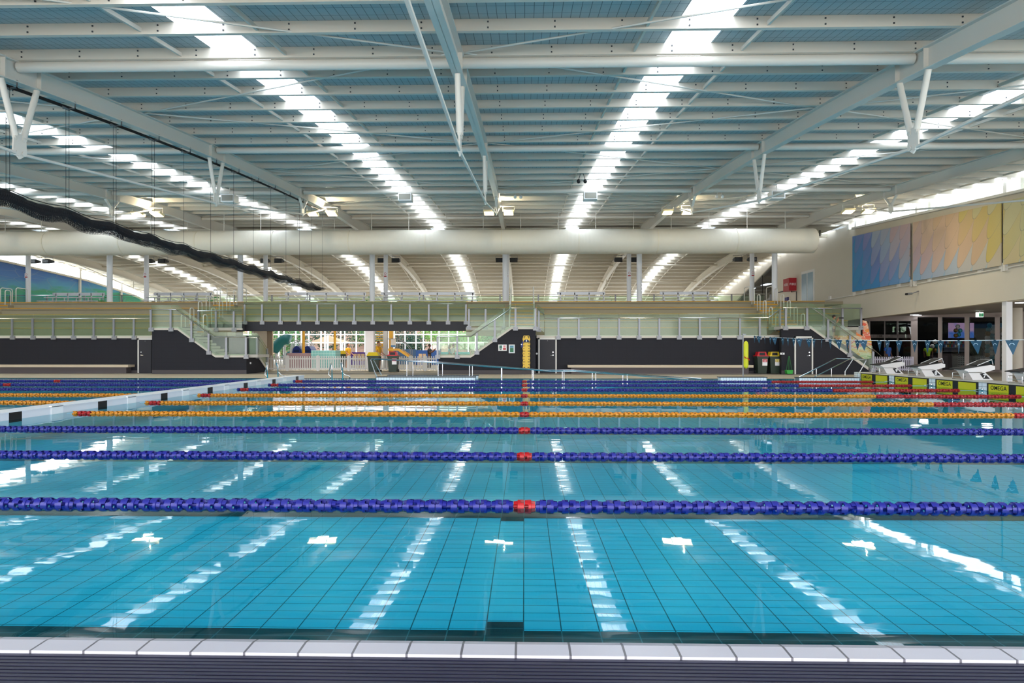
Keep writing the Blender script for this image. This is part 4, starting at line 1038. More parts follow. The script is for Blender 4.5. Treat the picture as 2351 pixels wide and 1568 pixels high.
rail('stainless handrail arching up to the right beside block nine, rear one', pl([(1870, 865), (1949, 825), (1958, 825), (1940, 853), (1940, 862)], 27.7), [post(1909, 845.5, 27.7)])
def ladder(du, label):
    Y = 28.1; r = empty('pool_ladder', onY(640+du, 868, Y), label, 'pool ladder', 'pool ladders at the far edge')
    for pts in ([(613.3, 872), (613.3, 864), (608.5, 860), (609, 854), (615, 834), (619.5, 832), (623, 837), (623.7, 872)], [(657.5, 868.5), (655.5, 863), (646, 861), (638, 852.5), (638.6, 845.5), (643.5, 833.5), (645.6, 831.5), (647.4, 837), (647.4, 871)]):
        P = []
        for i, (u, v) in enumerate(pts): q = onY(u+du, v, Y); q.y = Y-.5*(i > 4)*.9; P.append(q)
        MB().tube(P, .024, 8).build('ladder_rail', CHROME, r, smooth='all')
ladder(0, 'steel pool ladder rails left of the white boom end'); ladder(146, 'steel pool ladder rails in front of the picket fence')
# ------------------------------------------------------------------ right wall with murals, glazing, balcony band
XW = 19.7
def wx(u, v, X=XW): return onX(u, v, X)
def poly_x(name, pts, X, d, mm, parent=None, kind=None):
    P = [wx(u, v, X) for u, v in pts]; o = MB().prism(P, (d, 0, 0)).build(name, mm, parent)
    if kind: o['kind'] = kind
    return o
# solid part: below glazing sill line, above balcony soffit edge
def sill(y): return wx(1965, 524).z+(wx(2351, 438).z-wx(1965, 524).z)*(y-wx(1965, 524).y)/(wx(2351, 438).y-wx(1965, 524).y)
y_s, z_s = wx(2351, 686).y, wx(2351, 686).z; y_e, z_e = wx(1981, 731).y, wx(1981, 731).z
ys_near = 12.0
def soff(y): return z_e+(z_s-z_e)*(y-y_e)/(y_s-y_e)
yfar = 41.0
m = MB().prism([(XW, ys_near, soff(ys_near)), (XW, yfar, soff(yfar)), (XW, yfar, 9.6), (XW, wx(1948, 527).y, 9.6), (XW, wx(1948, 527).y, sill(wx(1948, 527).y)), (XW, ys_near, sill(ys_near))], (.35, 0, 0))
tag(m.build('wall_right', WALLW), kind='structure')
# rear part of right wall with the raking gym window
gy0, gy1 = wx(1772, 640).y, wx(1650, 690).y
m = MB()
m.prism([(XW, yfar, 3.9), (XW, gy0, 3.9), (XW, gy0, 9.6), (XW, yfar, 9.6)], (.3, 0, 0))
top0 = wx(1772, 607).z; m.prism([(XW, gy0, top0), (XW, gy1, 4.35), (XW, 68, 4.35), (XW, 68, 9), (XW, gy0, 9.6)], (.3, 0, 0))
m.prism([(XW, gy0, 3.9), (XW, 68, 3.9), (XW, 68, 4.35), (XW, gy0, 4.35)], (.3, 0, 0)); m.box(XW, XW+.3, yfar, 68, 0, 3.95)
tag(m.build('wall_right_rear', WALLW), kind='structure')
r = empty('window_20', (XW+.1, (gy0+gy1)/2, 4.3), kind='structure')
MB().prism([(XW+.1, gy0, 4.3), (XW+.1, gy1, 4.3), (XW+.1, gy0, top0)], (.02, 0, 0)).build('glass_pane', GLASSD, r)
mb = MB(); y = gy0+2.2
while y < gy1-1: mb.box(XW+.08, XW+.14, y, y+.06, 4.3, 4.35+(top0-4.35)*(gy1-y)/(gy1-gy0)); y += 2.4
mb.build('mullions', BLACK, r)
# gym beyond
GD = mat('gym_dark_grey', '#4C5258', .8)
tag(MB().box(XW+.4, XW+9, gy0-4, 68, 4.0, 4.1).build('floor', GD), kind='structure'); tag(MB().box(XW+.4, XW+9, gy0-4, 68, 9.3, 9.4).build('ceiling', GD), kind='structure')
m = MB().box(XW+9, XW+9.2, gy0-4, 68, 4, 9.4).box(XW+.4, XW+9, 68, 68.2, 4, 9.4).box(XW+.4, XW+9, gy0-4.2, gy0-4, 4, 9.4)
tag(m.build('wall_gym', GD), kind='structure')
PANL = mat('panel_light', '#FFFFFF', .4, emit='#F2F8FF', es=5)
for i in range(10):
    x = XW+1.6+2.6*(i % 3); y = gy0+1+(i//3)*4.0
    tag(MB().box(x, x+.5, y, y+1.5, 7.0, 7.05).build('ceiling_light', PANL), 'white panel light in the gym behind the raking window, %s one' % ORD[i], 'ceiling light', 'gym panel lights')
for i in range(4):
    x = XW+1.2; y = gy0+2+i*2.2
    r = empty('treadmill', (x, y, 4.1), 'dark exercise machine behind the raking gym window, %s from the right' % ORD[i], 'exercise machine', 'exercise machines in the gym')
    MB().box(x-.4, x+1, y-.35, y+.35, 4.1, 4.35).build('machine_deck', BLACK, r); MB().tube([(x-.3, y-.3, 4.3), (x-.5, y-.3, 5.4), (x-.5, y+.3, 5.4), (x-.3, y+.3, 4.3)], .05, 6).box(x-.6, x-.4, y-.25, y+.25, 5.3, 5.7).build('machine_console', BLACK, r)
# glazing above the wall
r = empty('window_21', (XW+.1, 25, 8), kind='structure'); yA, yB2 = 11.0, wx(1902, 520).y
def topz(y): return zc(min(y, 38))+.28
pan = [wx(2351, 400).y-6, wx(2310, 400).y, wx(2106, 470).y, wx(1965, 500).y, yB2]
prev = yA
for y in [wx(2309, 400).y, wx(2105, 470).y, wx(1965, 500).y, wx(1948, 510).y]:
    MB().prism([(XW+.1, prev, sill(prev)), (XW+.1, y, sill(y)), (XW+.1, y, topz(y)), (XW+.1, prev, topz(prev))], (.02, 0, 0)).build('glass_pane', GLASSC, r)
    MB().box(XW-.04, XW+.16, y-.09, y+.09, sill(y), topz(y)).box(XW+.35, XW+.5, y-.5, y-.3, sill(y), topz(y)).build('mullion', STEEL, r)
    prev = y
m = MB(); yy = [11, 18, 24, 30, 36, 40.5]
for a, b in zip(yy, yy[1:]):
    m.prism([(XW-.05, a, topz(a)-.02), (XW-.05, b, topz(b)-.02), (XW-.05, b, topz(b)+.35), (XW-.05, a, topz(a)+.35)], (.3, 0, 0))
tag(m.build('trim_11', STEEL), kind='structure')
m = MB()
for dz in (0, ): m.prism([(XW-.22, 11, sill(11)-.06), (XW-.22, 37, sill(37)-.06), (XW-.22, 37, sill(37)+.05), (XW-.22, 11, sill(11)+.05)], (.3, 0, 0))
tag(m.build('trim_12', STEEL), kind='structure')
# outside corrugated neighbour seen through the glazing
m = MB().prism([(24, 18, 6), (24, 46, 6), (24, 46, 9.9), (24, 36, 9.9), (24, 18, 8.5)], (.3, 0, 0)); 
o = m.build('neighbour_wall', grid_mat('corrugated_white', '#F0EEE8', '#C8C4BA', 'YX', (.3, 50), .1, .6)); tag(o, 'pale corrugated wall outside seen through the high right glazing', 'outside wall')
# mural panels
def mural_mat(name, stops, yoff, ysc, left=False):
    m = bpy.data.materials.new(name); m.use_nodes = True; n = m.node_tree.nodes; L = m.node_tree.links; b = n['Principled BSDF']; b.inputs['Roughness'].default_value = .55
    g = n.new('ShaderNodeNewGeometry'); s = n.new('ShaderNodeSeparateXYZ'); L.new(g.outputs['Position'], s.inputs[0])
    cb = n.new('ShaderNodeCombineXYZ')
    # overlapping feather scales: leaning rows, each cell one flat colour
    U = math_node(n, L, 'ADD', math_node(n, L, 'MULTIPLY', s.outputs[1], -1.15), math_node(n, L, 'MULTIPLY', s.outputs[2], -.55))
    V = math_node(n, L, 'ADD', math_node(n, L, 'MULTIPLY', s.outputs[2], 1.0), math_node(n, L, 'MULTIPLY', s.outputs[1], .0))
    vv = math_node(n, L, 'ADD', V, 100.0); row0 = math_node(n, L, 'FLOOR', vv); fv = math_node(n, L, 'FRACT', vv)
    def half(row): return math_node(n, L, 'MULTIPLY', math_node(n, L, 'MODULO', row, 2.0), .5)
    u0 = math_node(n, L, 'ADD', math_node(n, L, 'ADD', U, half(row0)), 100.0); f0 = math_node(n, L, 'SUBTRACT', math_node(n, L, 'FRACT', u0), .5)
    # hanging tip: the cell above reaches down into this row where |f| is small
    tip = math_node(n, L, 'MULTIPLY_ADD', math_node(n, L, 'POWER', math_node(n, L, 'ABSOLUTE', f0), 2.0), 4.0, .0)
    dd = math_node(n, L, 'SUBTRACT', fv, tip); up = math_node(n, L, 'GREATER_THAN', dd, 0.0)
    line = math_node(n, L, 'LESS_THAN', math_node(n, L, 'ABSOLUTE', dd), .016)
    # cell centre coordinates
    u1 = math_node(n, L, 'ADD', u0, .5)
    cu = math_node(n, L, 'ADD', math_node(n, L, 'MULTIPLY', up, math_node(n, L, 'ADD', math_node(n, L, 'FLOOR', u0), .5)), math_node(n, L, 'MULTIPLY', math_node(n, L, 'SUBTRACT', 1.0, up), math_node(n, L, 'FLOOR', u1)))
    cu = math_node(n, L, 'SUBTRACT', cu, half(row0))
    cv = math_node(n, L, 'SUBTRACT', math_node(n, L, 'ADD', row0, up), 100.0)
    wn_ = n.new('ShaderNodeTexWhiteNoise'); wn_.noise_dimensions = '2D'; cw = n.new('ShaderNodeCombineXYZ'); L.new(cu, cw.inputs[0]); L.new(cv, cw.inputs[1]); L.new(cw.outputs[0], wn_.inputs['Vector'])
    yy_ = math_node(n, L, 'MULTIPLY_ADD', s.outputs[1], .35, math_node(n, L, 'MULTIPLY', math_node(n, L, 'ADD', math_node(n, L, 'ADD', cu, -100.0), math_node(n, L, 'MULTIPLY', cv, .55)), -.565))
    d = math_node(n, L, 'MULTIPLY', math_node(n, L, 'ADD', yy_, -yoff), 1.0/ysc)
    d = math_node(n, L, 'ADD', d, math_node(n, L, 'MULTIPLY', math_node(n, L, 'SUBTRACT', math_node(n, L, 'MULTIPLY', cv, 1.0), 6.4), -.075))
    d = math_node(n, L, 'ADD', d, math_node(n, L, 'MULTIPLY', math_node(n, L, 'SUBTRACT', wn_.outputs[0], .5), .09))
    cr = n.new('ShaderNodeValToRGB'); els = cr.color_ramp.elements
    while len(els) < len(stops): els.new(.5)
    for e_, (p_, c_) in zip(els, stops): e_.position = p_; e_.color = srgb(c_)
    L.new(d, cr.inputs[0])
    cr2 = n.new('ShaderNodeValToRGB'); e2 = cr2.color_ramp.elements; e2[0].color = srgb('#D0BE98'); e2[1].color = srgb('#1684C6'); e2[0].position = .1; e2[1].position = .95
    e3 = e2.new(.3); e3.color = srgb('#A9BCC4'); e3 = e2.new(.62); e3.color = srgb('#86AED0'); L.new(d, cr2.inputs[0])
    lo = math_node(n, L, 'ADD', math_node(n, L, 'MULTIPLY_ADD', cv, -.7, 5.9*.7), math_node(n, L, 'MULTIPLY', math_node(n, L, 'SUBTRACT', wn_.outputs[0], .5), .3)); lo.node.use_clamp = True
    m0 = n.new('ShaderNodeMix'); m0.data_type = 'RGBA'; L.new(lo, m0.inputs[0]); L.new(cr.outputs[0], m0.inputs[6]); L.new(cr2.outputs[0], m0.inputs[7])
    mx = n.new('ShaderNodeMix'); mx.data_type = 'RGBA'; mx.inputs[7].default_value = srgb('#7A7872'); L.new(m0.outputs[2], mx.inputs[6])
    L.new(math_node(n, L, 'MULTIPLY', line, .7), mx.inputs[0]); L.new(mx.outputs[2], b.inputs['Base Color']); return m
yn_, yf_ = wx(2351, 600).y, wx(1957, 600).y
MUR = mural_mat('mural_feathers', [(0, '#C4BA8C'), (.1, '#C8B060'), (.2, '#C8A888'), (.36, '#CBAE98'), (.5, '#BBA2A8'), (.64, '#9FAFC2'), (.74, '#8488BC'), (.86, '#5A86C2'), (1, '#2F8FC4')], yn_, yf_-yn_)
for i, (pts, lb) in enumerate((([(1957, 670), (2088.5, 646.8), (2088.5, 512.5), (1957, 543)], 'blue and violet feather mural panel, the far one on the right wall'),
        ([(2096, 645.5), (2298, 609.5), (2298, 464.5), (2096, 511)], 'peach and blue feather mural panel, the middle one on the right wall'),
        ([(2303, 608), (2351, 599.3), (2420, 586), (2420, 434), (2351, 452), (2303, 463)], 'yellow-green feather mural panel at the right edge of the picture'))):
    P = [wx(u, v, XW-.16) for u, v in pts]; r = empty('mural_panel', P[0], lb, 'mural panel', 'feather mural panels')
    MB().prism(P, (.04, 0, 0)).build('panel_face', MUR, r)
    for a in (P[0], P[1]): MB().box(XW-.13, XW, a.y-.05, a.y+.05, a.z-.25, a.z+.1).build('panel_mount', STEEL, r)
m = MB(); a = wx(1895, 689.5, XW-.06); b_ = wx(2351, 607, XW-.06); m.tube([a, b_, (XW-.06, 13, b_.z+.1)], .03, 6)
r = empty('conduit', a, 'thin cream conduit running below the mural panels on the right wall', 'conduit'); m.build('conduit_pipe', STEEL, r)
q = MB()
for u in (1905, 1982, 2063, 2134, 2250, 2300): p = wx(u, 689.5-(u-1895)*.181, XW-.06); q.box(p.x-.03, p.x+.05, p.y-.12, p.y+.12, p.z-.02, p.z+.22)
q.build('conduit_clips', STEEL, r)
# camera on the wall
p = wx(2093, 674, XW-.35); r = empty('security_camera', p, 'grey security camera fixed below the murals on the right wall', 'security camera')
MB().tube([p, p+Vector((-.25, -.05, -.03))], .06, 10).build('camera_body', ALU, r); MB().tube([p+Vector((-.25, -.05, -.03)), p+Vector((-.33, -.07, -.04))], .055, 10).build('camera_lens', BLACK, r); MB().tube([p, (XW, p.y, p.z+.12)], .03, 6).build('camera_bracket', ALU, r)
# balcony soffit and inner beam
S0 = wx(1981, 731); 
SOF = mat('soffit_grey', '#A79E96', .7)
m = MB().box(XW+.3, 46, 12, 48.5, 3.42, 3.5); tag(m.build('ceiling', SOF), kind='structure')
m = MB().box(XW+.2, XW+.34, 12, 43.5, 3.3, 3.45); tag(m.build('trim_13', WALLW), kind='structure')
for i, (u, v) in enumerate(((2106, 729.5), (2099.5, 723), (2220, 724.5), (2263, 726), (2345, 695))):
    p = ray(u, v); k = (3.41-H)/p.z; q = Vector((p.x*k, p.y*k, 3.405))
    if q.y > 39: q *= 38.5/q.y; q.z = 3.405
    tag(MB().box(q.x-.16, q.x+.16, q.y-.16, q.y+.16, 3.40, 3.42).build('downlight', PANL), 'small bright downlight in the balcony soffit, %s' % nth_left(i, 5), 'downlight', 'downlights in the balcony soffit')
# columns by the blocks
WC = mat('white_column', '#E6E4E6', .45)
p = onZ(2312, 876.5, 0); r = empty('column', p, 'square white column right of starting block seven', 'column'); MB().box(p.x-.12, p.x+.13, p.y-.12, p.y+.12, 0, 3.45).build('column_shaft', WC, r); MB().box(p.x-.18, p.x+.18, p.y-.18, p.y+.18, 0, .02).build('base_plate', STEEL, r)
p = onZ(2334, 862, 0); r = empty('column', p, 'round cream column behind the square white one', 'column'); MB().lathe([(.24, 0), (.24, 3.45)], 24, p).build('column_shaft', WALLW, r, smooth=True); MB().lathe([(.27, 0), (.27, .04)], 24, p).build('base_plate', STEEL, r)
# ------------------------------------------------------------------ shop front
A = (onZ(1985, 847.5, 0).x, onZ(1985, 847.5, 0).y); B = (onZ(2107, 850, 0).x, onZ(2107, 850, 0).y); Cc = (onZ(2300, 855, 0).x, onZ(2300, 855, 0).y)
dv = Vector((Cc[0]-B[0], Cc[1]-B[1])).normalized(); Cc2 = (Cc[0]+dv.x*4, Cc[1]+dv.y*4)
SFM = mat('shopfront_frame', '#B9A9A2', .5)
def on_sf(u, v, right=True): return onP(u, v, B, Cc) if right else onP(u, v, A, B)
def sfbar(u0, u1, v0, v1, right=True, d=.12, mb=None):
    P = [on_sf(u, v, right) for u, v in ((u0, v1), (u1, v1), (u1, v0), (u0, v0))]
    q = (P[1]-P[0]).cross(Vector((0, 0, 1))).normalized(); return (mb or MB()).prism([p+q*.04 for p in P], -q*d)
r = empty('door_10', (A[0], A[1], 0), kind='structure')
f = MB()
for u0, u1 in ((1994, 1998), (2030, 2032.5), (2059, 2063), (2091, 2107)): sfbar(u0, u1, 733, 849, False, mb=f)
sfbar(1985, 2107, 722, 737, False, mb=f); sfbar(1994, 2093, 768, 776, False, mb=f); f.build('door_frame', SFM, r)
sfbar(1998, 2092, 737, 849, False, .01).build('door_glass', GLASSD, r)
sfbar(2019, 2025, 770, 773, False, .16).build('door_sensor', BLACK, r)
f = MB(); r = empty('window_30', (B[0], B[1], 0), kind='structure')
for u0, u1 in ((2154, 2163), (2215, 2225.5), (2284.5, 2296), (2346, 2356)): sfbar(u0, u1, 722, 856, mb=f)
sfbar(2105, 2358, 706, 728, mb=f); sfbar(2105, 2358, 849, 856, mb=f); f.build('window_frame', SFM, r)
for u0, u1 in ((2107, 2154), (2163, 2215), (2225.5, 2284.5), (2296, 2346)): sfbar(u0, u1, 728, 852, d=.01).build('glass_pane', GLASSD, r)
# dark interior
DI = mat('interior_dark', '#1B1A1E', .8); DI2 = mat('interior_floor', '#2A2624', .6)
m = MB().box(XW-.2, A[0]+.1, 40.9, 41.1, 0, 3.42).box(20.2, 46, 48, 48.2, 0, 3.5).box(45.8, 46, 26, 48, 0, 3.5).box(20.0, 20.2, 41.1, 48, 0, 3.5); tag(m.build('wall_cafe', DI), kind='structure')
m = MB().box(20.2, 45.8, 39, 48, 0, .01); tag(m.build('floor', DI2), kind='structure')
def slide(pt, k): return Vector((pt.x*k, pt.y*k, H+(pt.z-H)*k))
def sfi(u, v, Y): return onY(u, v, Y)
yi = 42.5
p0, p1 = sfi(2177, 776, yi), sfi(2236, 741.5, yi); r = empty('screen', p0, 'wall screen glowing blue and pink inside the cafe', 'screen')
SCR = bpy.data.materials.new('screen_picture'); SCR.use_nodes = True; n = SCR.node_tree.nodes; L = SCR.node_tree.links; b = n['Principled BSDF']; b.inputs['Base Color'].default_value = (.02, .02, .03, 1)
t = n.new('ShaderNodeTexNoise'); t.inputs['Scale'].default_value = 1.4; g = n.new('ShaderNodeNewGeometry'); L.new(g.outputs['Position'], t.inputs['Vector']); cr = n.new('ShaderNodeValToRGB'); cr.color_ramp.elements[0].position = .4; cr.color_ramp.elements[0].color = srgb('#3A6AB8'); cr.color_ramp.elements[1].position = .6; cr.color_ramp.elements[1].color = srgb('#B890B0'); L.new(t.outputs['Fac'], cr.inputs[0]); L.new(cr.outputs[0], b.inputs['Emission Color']); b.inputs['Emission Strength'].default_value = .8
MB().box(p0.x-.03, p1.x+.03, yi, yi+.06, p0.z-.03, p1.z+.03).build('screen_frame', BLACK, r); MB().box(p0.x, p1.x, yi-.01, yi, p0.z, p1.z).build('screen_face', SCR, r)
def ib(name, u0, v0, u1, v1, Y, d, m, label, cat, group=None):
    a, b = sfi(u0, v1, Y), sfi(u1, v0, Y); o = MB().box(a.x, b.x, Y, Y+d, max(a.z, 0.011), b.z).build(name, m); tag(o, label, cat, group); return o
r = empty('drink_shelf', sfi(2165, 815, 42.2), 'white shelving with small packs inside the cafe', 'shelf')
for v in (790, 798, 807): a, b = sfi(2166, v, 42.2), sfi(2216, v-1, 42.2); MB().box(a.x, b.x, 42.2, 42.5, a.z, b.z).build('shelf_board', mat('shelf_grey', '#8C8C94', .5), r)
a, b = sfi(2166, 807, 42.55), sfi(2216, 780, 42.55); MB().box(a.x, b.x, 42.52, 42.6, a.z, b.z).build('shelf_back', mat('shelf_back', '#4A4A58', .6), r)
cols = ['#A23038', '#2E5A9A', '#D8D8D8', '#B8862E', '#3A7A4A']
for i in range(22):
    u = 2168+(i % 11)*4.3; v = 788.7 if i < 11 else 796.8; a, b = sfi(u, v, 42.2), sfi(u+2.6, v-5.5, 42.2)
    tag(MB().box(a.x, b.x, 42.22, 42.32, a.z, b.z).build('snack_pack', mat('pack_'+cols[i % 5][1:], cols[i % 5], .5)), 'small coloured pack on the cafe shelves, %s shelf, %s along' % ('upper' if i < 11 else 'lower', ORD[i % 11]), 'snack pack', 'packs on the cafe shelves')
ib('cafe_counter', 2164, 812, 2216, 848, 41.5, .6, mat('counter_brown', '#3A241E', .5), 'dark brown cafe counter behind the glass front', 'counter')
for i, (u0, u1, v0) in enumerate(((2199, 2215, 817), (2236, 2265, 817))):
    Y = 39.6 if i == 0 else 38.0
    a, b = sfi(u0, 850, Y), sfi(u1, v0, Y); r = empty('storage_crate', a, 'white perforated crate inside the cafe, %s one' % ('left' if i == 0 else 'right'), 'crate', 'perforated crates')
    MB().box(a.x, b.x, Y, Y+.5, .011, b.z).build('crate_body', mat('crate_white', '#8F8F8C', .6), r)
    q = MB(); nx = 6 if i else 3
    for ix in range(nx):
        for iz in range(7): cx = a.x+(b.x-a.x)*(ix+.5)/nx; cz = .05+(b.z-.05)*(iz+.5)/7; q.box(cx-.045, cx+.045, Y-.006, Y, cz-.03, cz+.03)
    q.build('crate_holes', BLACK, r)
# balloons
BAL = [mat('balloon_white', '#D9D6D2', .35), mat('balloon_teal', '#2F9AAE', .3), mat('balloon_gold', '#8E6E3A', .3, metal=.4)]
def balloon(c, i, rad, label, grp):
    r = empty('balloon', c, label, 'balloon', grp); MB().ball(c, rad, rad, rad*1.12, 12, 8).build('balloon_skin', BAL[i % 3], r, smooth=True); MB().lathe([(.004, rad*-1.12), (.02, rad*-1.22)], 6, c).build('balloon_knot', BAL[i % 3], r)
cn = ['white', 'teal', 'gold']; random.seed(3)
for s_, (uo, lab, Yv) in enumerate(((2272, 'left', 36.9), (2310, 'right', 36.2))):
    q = on_sf(uo, 800); nrm = Vector((dv.y, -dv.x)); 
    for i in range(22):
        v = 849.5-i*4.9; c = onY(uo+(-5.2 if i % 2 else 5.2)+random.uniform(-.5, .5)+(i-16)*1.0*(i > 16)*(1 if s_ == 0 else -1), v, q.y+.7)
        ci = (i*7+s_) % 5; ci = 0 if ci < 2 else (1 if ci < 4 else 2)
        balloon(c, ci, .132+random.uniform(-.008, .008), '%s balloon in the %s balloon column, %s from the floor' % (cn[ci], lab, ORD[i] if i < 25 else ORD[i]), 'balloon columns')
for j, (uu, vv, Y, lst) in enumerate(((2147, 795, 40.0, [(0, -9, 0), (-6, 0, 0), (4, 0, 1), (-1, 8, 2), (5, 9, 1)]), (2200, 760, 41.0, [(-1, -9, 0), (-5, -1, 2), (4, -1, 1), (1, 7, 1), (-5, 9, 2)]))):
    for i, (du, dw, ci) in enumerate(lst):
        balloon(onY(uu+du*1.1, vv+dw*1.15, Y), ci, .13, '%s balloon in the %s bunch inside the cafe, %s from its top' % (cn[ci], ('left', 'hanging middle')[j], ORD[i]), 'balloon bunches')
# exit sign
p0 = onY(2243, 728, 34.0); p1 = onY(2258, 717, 34.0); r = empty('exit_sign', p0, 'green and white running figure exit sign hung from the soffit', 'exit sign')
MB().box(p0.x, p1.x, 34, 34.1, p0.z, p1.z).build('sign_box', mat('exit_white', '#F4FFF8', .4, emit='#EFFFF4', es=1.2), r)
w = p1.x-p0.x; h = p1.z-p0.z
MB().box(p0.x+w*.3, p0.x+w*.97, 33.99, 34, p0.z+h*.1, p0.z+h*.8).build('sign_face', mat('exit_green', '#0E5A3A', .4, emit='#0E7A44', es=.6), r)
MB().ball((p0.x+w*.6, 33.985, p0.z+h*.66), .025, .006, .025).tube([(p0.x+w*.62, 33.985, p0.z+h*.55), (p0.x+w*.55, 33.985, p0.z+h*.4), (p0.x+w*.68, 33.985, p0.z+h*.3), (p0.x+w*.65, 33.985, p0.z+h*.16)], .013, 5).tube([(p0.x+w*.55, 33.985, p0.z+h*.4), (p0.x+w*.45, 33.985, p0.z+h*.22)], .013, 5).tube([(p0.x+w*.72, 33.985, p0.z+h*.5), (p0.x+w*.62, 33.985, p0.z+h*.54), (p0.x+w*.48, 33.985, p0.z+h*.46)], .01, 5).build('sign_figure', WHITE, r)
MB().box((p0.x+p1.x)/2-.02, (p0.x+p1.x)/2+.02, 34.04, 34.06, p1.z, 3.45).build('sign_stem', ALU, r)
# picket fence at the entrance
a = onZ(2000, 847.5, 0); b_ = onZ(2063, 849, 0); c_ = onZ(2098, 850.5, 0)
for p in (a, b_, c_): p *= 36.6/p.y; p.z = 0
PK = mat('picket_lilac', '#D2CCDC', .5)
picket(a, b_, 12, .9, 'white picket fence panel before the entrance doors, left one', PK); picket(b_, c_, 7, .9, 'white picket fence panel before the entrance doors, right one', PK)
# entrance handrails
rail('short steel stair rail at the foot of the right stairs', pl([(2003, 800), (2025, 819), (2043, 819), (2040, 830)], 34.6), [])
# ------------------------------------------------------------------ things on the right wall of upper deck
def wbox(name, u0, v0, u1, v1, X, d, m, parent=None):
    a = onX(u0, v1, X); b = onX(u1, v0, X); return MB().box(X-d, X, a.y, b.y, min(a.z, b.z), max(a.z, b.z)).build(name, m, parent)
r = empty('fire_cabinet', onX(1818, 667, XW), 'red fire cabinet with white lettering on the right upper wall', 'fire cabinet')
yc0, yc1 = onX(1829, 640, XW).y, onX(1806, 640, XW-.5).y; zc0, zc1 = onX(1829, 667, XW).z, onX(1829, 638, XW).z
MB().box(XW-.55, XW-.01, yc0, yc0+1.0, zc0, zc1).build('cabinet_body', mat('cabinet_red', '#A51624', .4), r)
text_at('cabinet_lettering', 'FIRE', .26, (XW-.28, yc0-.01, (zc0+zc1)/2), (1, 0, 0), (0, 0, 1), WHITE, r)
text_at('cabinet_lettering', 'HOSE', .26, (XW-.56, yc0+.5, (zc0+zc1)/2), (0, -1, 0), (0, 0, 1), WHITE, r)
MB().tube([(XW-.3, yc0+.2, zc0), (XW-.3, yc0+.2, zc0-.08), (XW-.06, yc0-.1, zc0-.08), (XW-.06, yc0-.1, 4.3)], .03, 6).build('cabinet_pipe', BLACK, r)
r = empty('door_20', onX(1855, 690, XW), kind='structure')
a, b = onX(1841, 690, XW), onX(1870, 690, XW); zt = onX(1870, 617, XW).z
MB().box(XW-.04, XW+.0, b.y, a.y, 4.28, zt).build('door_frame', mat('frame_white', '#DCD9D4', .4), r)
for f0, f1 in ((.08, .48), (.56, .95)): MB().box(XW-.06, XW-.04, b.y+(a.y-b.y)*f0, b.y+(a.y-b.y)*f1, 4.32, zt-.18).build('door_glass', mat('door_glass_blue', '#8FA6B4', .15), r)
r = empty('wall_rail', onX(1797, 672, XW), 'short black rail on the right upper wall', 'rail'); a, b = onX(1785, 672, XW), onX(1808, 672, XW); MB().box(XW-.06, XW, b.y, a.y, a.z-.03, a.z+.03).build('rail_bar', BLACK, r); MB().box(XW-.08, XW, b.y+.1, b.y+.2, a.z-.06, a.z+.06).build('rail_mount', BLACK, r)
r = empty('utility_box', onX(1805, 690, XW), 'dark blue panel low on the right upper wall', 'panel'); a, b = onX(1804.5, 688, XW), onX(1811, 676, XW); MB().box(XW-.1, XW, b.y, a.y, 4.28, 4.28+.9).build('box_body', mat('box_blue', '#15186A', .5), r); MB().box(XW-.12, XW-.1, b.y+.1, b.y+.2, 4.6, 4.8).build('box_latch', ALU, r)
# ------------------------------------------------------------------ left gable wall
XG = XL
gm = mural_mat('mural_left', [(0, '#3E8E70'), (.35, '#3F9AA0'), (.55, '#3C7CB4'), (.8, '#3A62AE'), (1, '#35529C')], 0, 200)
gn = gm.node_tree
def gable_mat():
    m = bpy.data.materials.new('mural_waves'); m.use_nodes = True; n = m.node_tree.nodes; L = m.node_tree.links; b = n['Principled BSDF']; b.inputs['Roughness'].default_value = .5
    g = n.new('ShaderNodeNewGeometry'); s = n.new('ShaderNodeSeparateXYZ'); L.new(g.outputs['Position'], s.inputs[0])
    mp = n.new('ShaderNodeMapping'); mp.inputs['Scale'].default_value = (.3, .35, 1.3); L.new(g.outputs['Position'], mp.inputs[0])
    t = n.new('ShaderNodeTexNoise'); t.inputs['Scale'].default_value = 1.0; L.new(mp.outputs[0], t.inputs['Vector'])
    d = math_node(n, L, 'MULTIPLY_ADD', s.outputs[2], .22, -1.02); d = math_node(n, L, 'ADD', d, math_node(n, L, 'MULTIPLY_ADD', s.outputs[1], -.012, .5)); d = math_node(n, L, 'ADD', d, math_node(n, L, 'MULTIPLY_ADD', t.outputs['Fac'], .5, -.25))
    cr = n.new('ShaderNodeValToRGB'); els = cr.color_ramp.elements
    st_ = [(.0, '#2E9AB0'), (.10, '#2F9A80'), (.2, '#3F9A70'), (.27, '#4F98B8'), (.45, '#4478B8'), (1, '#3A58A8')]
    while len(els) < len(st_): els.new(.5)
    for e_, (p_, c_) in zip(els, st_): e_.position = p_; e_.color = srgb(c_)
    L.new(d, cr.inputs[0])
    v = n.new('ShaderNodeTexVoronoi'); v.feature = 'DISTANCE_TO_EDGE'; v.inputs['Scale'].default_value = 1.3; L.new(mp.outputs[0], v.inputs['Vector'])
    ln = math_node(n, L, 'LESS_THAN', v.outputs['Distance'], .018); mx = n.new('ShaderNodeMix'); mx.data_type = 'RGBA'; mx.inputs[7].default_value = srgb('#7C94A8'); L.new(cr.outputs[0], mx.inputs[6]); L.new(math_node(n, L, 'MULTIPLY', ln, .45), mx.inputs[0]); L.new(mx.outputs[2], b.inputs['Base Color']); return m
p = [onX(u, v, XG) for u, v in ((0, 600), (67, 615), (200, 646), (300, 677), (330, 691))]
def sl(y):
    q = [(x.y, x.z) for x in p]
    if y <= q[0][0]: return q[0][1]+(q[0][0]-y)*.02
    for (a, b), (c, d) in zip(q, q[1:]):
        if y <= c: return b+(d-b)*(y-a)/(c-a)
    return q[-1][1]-(y-q[-1][0])*.25
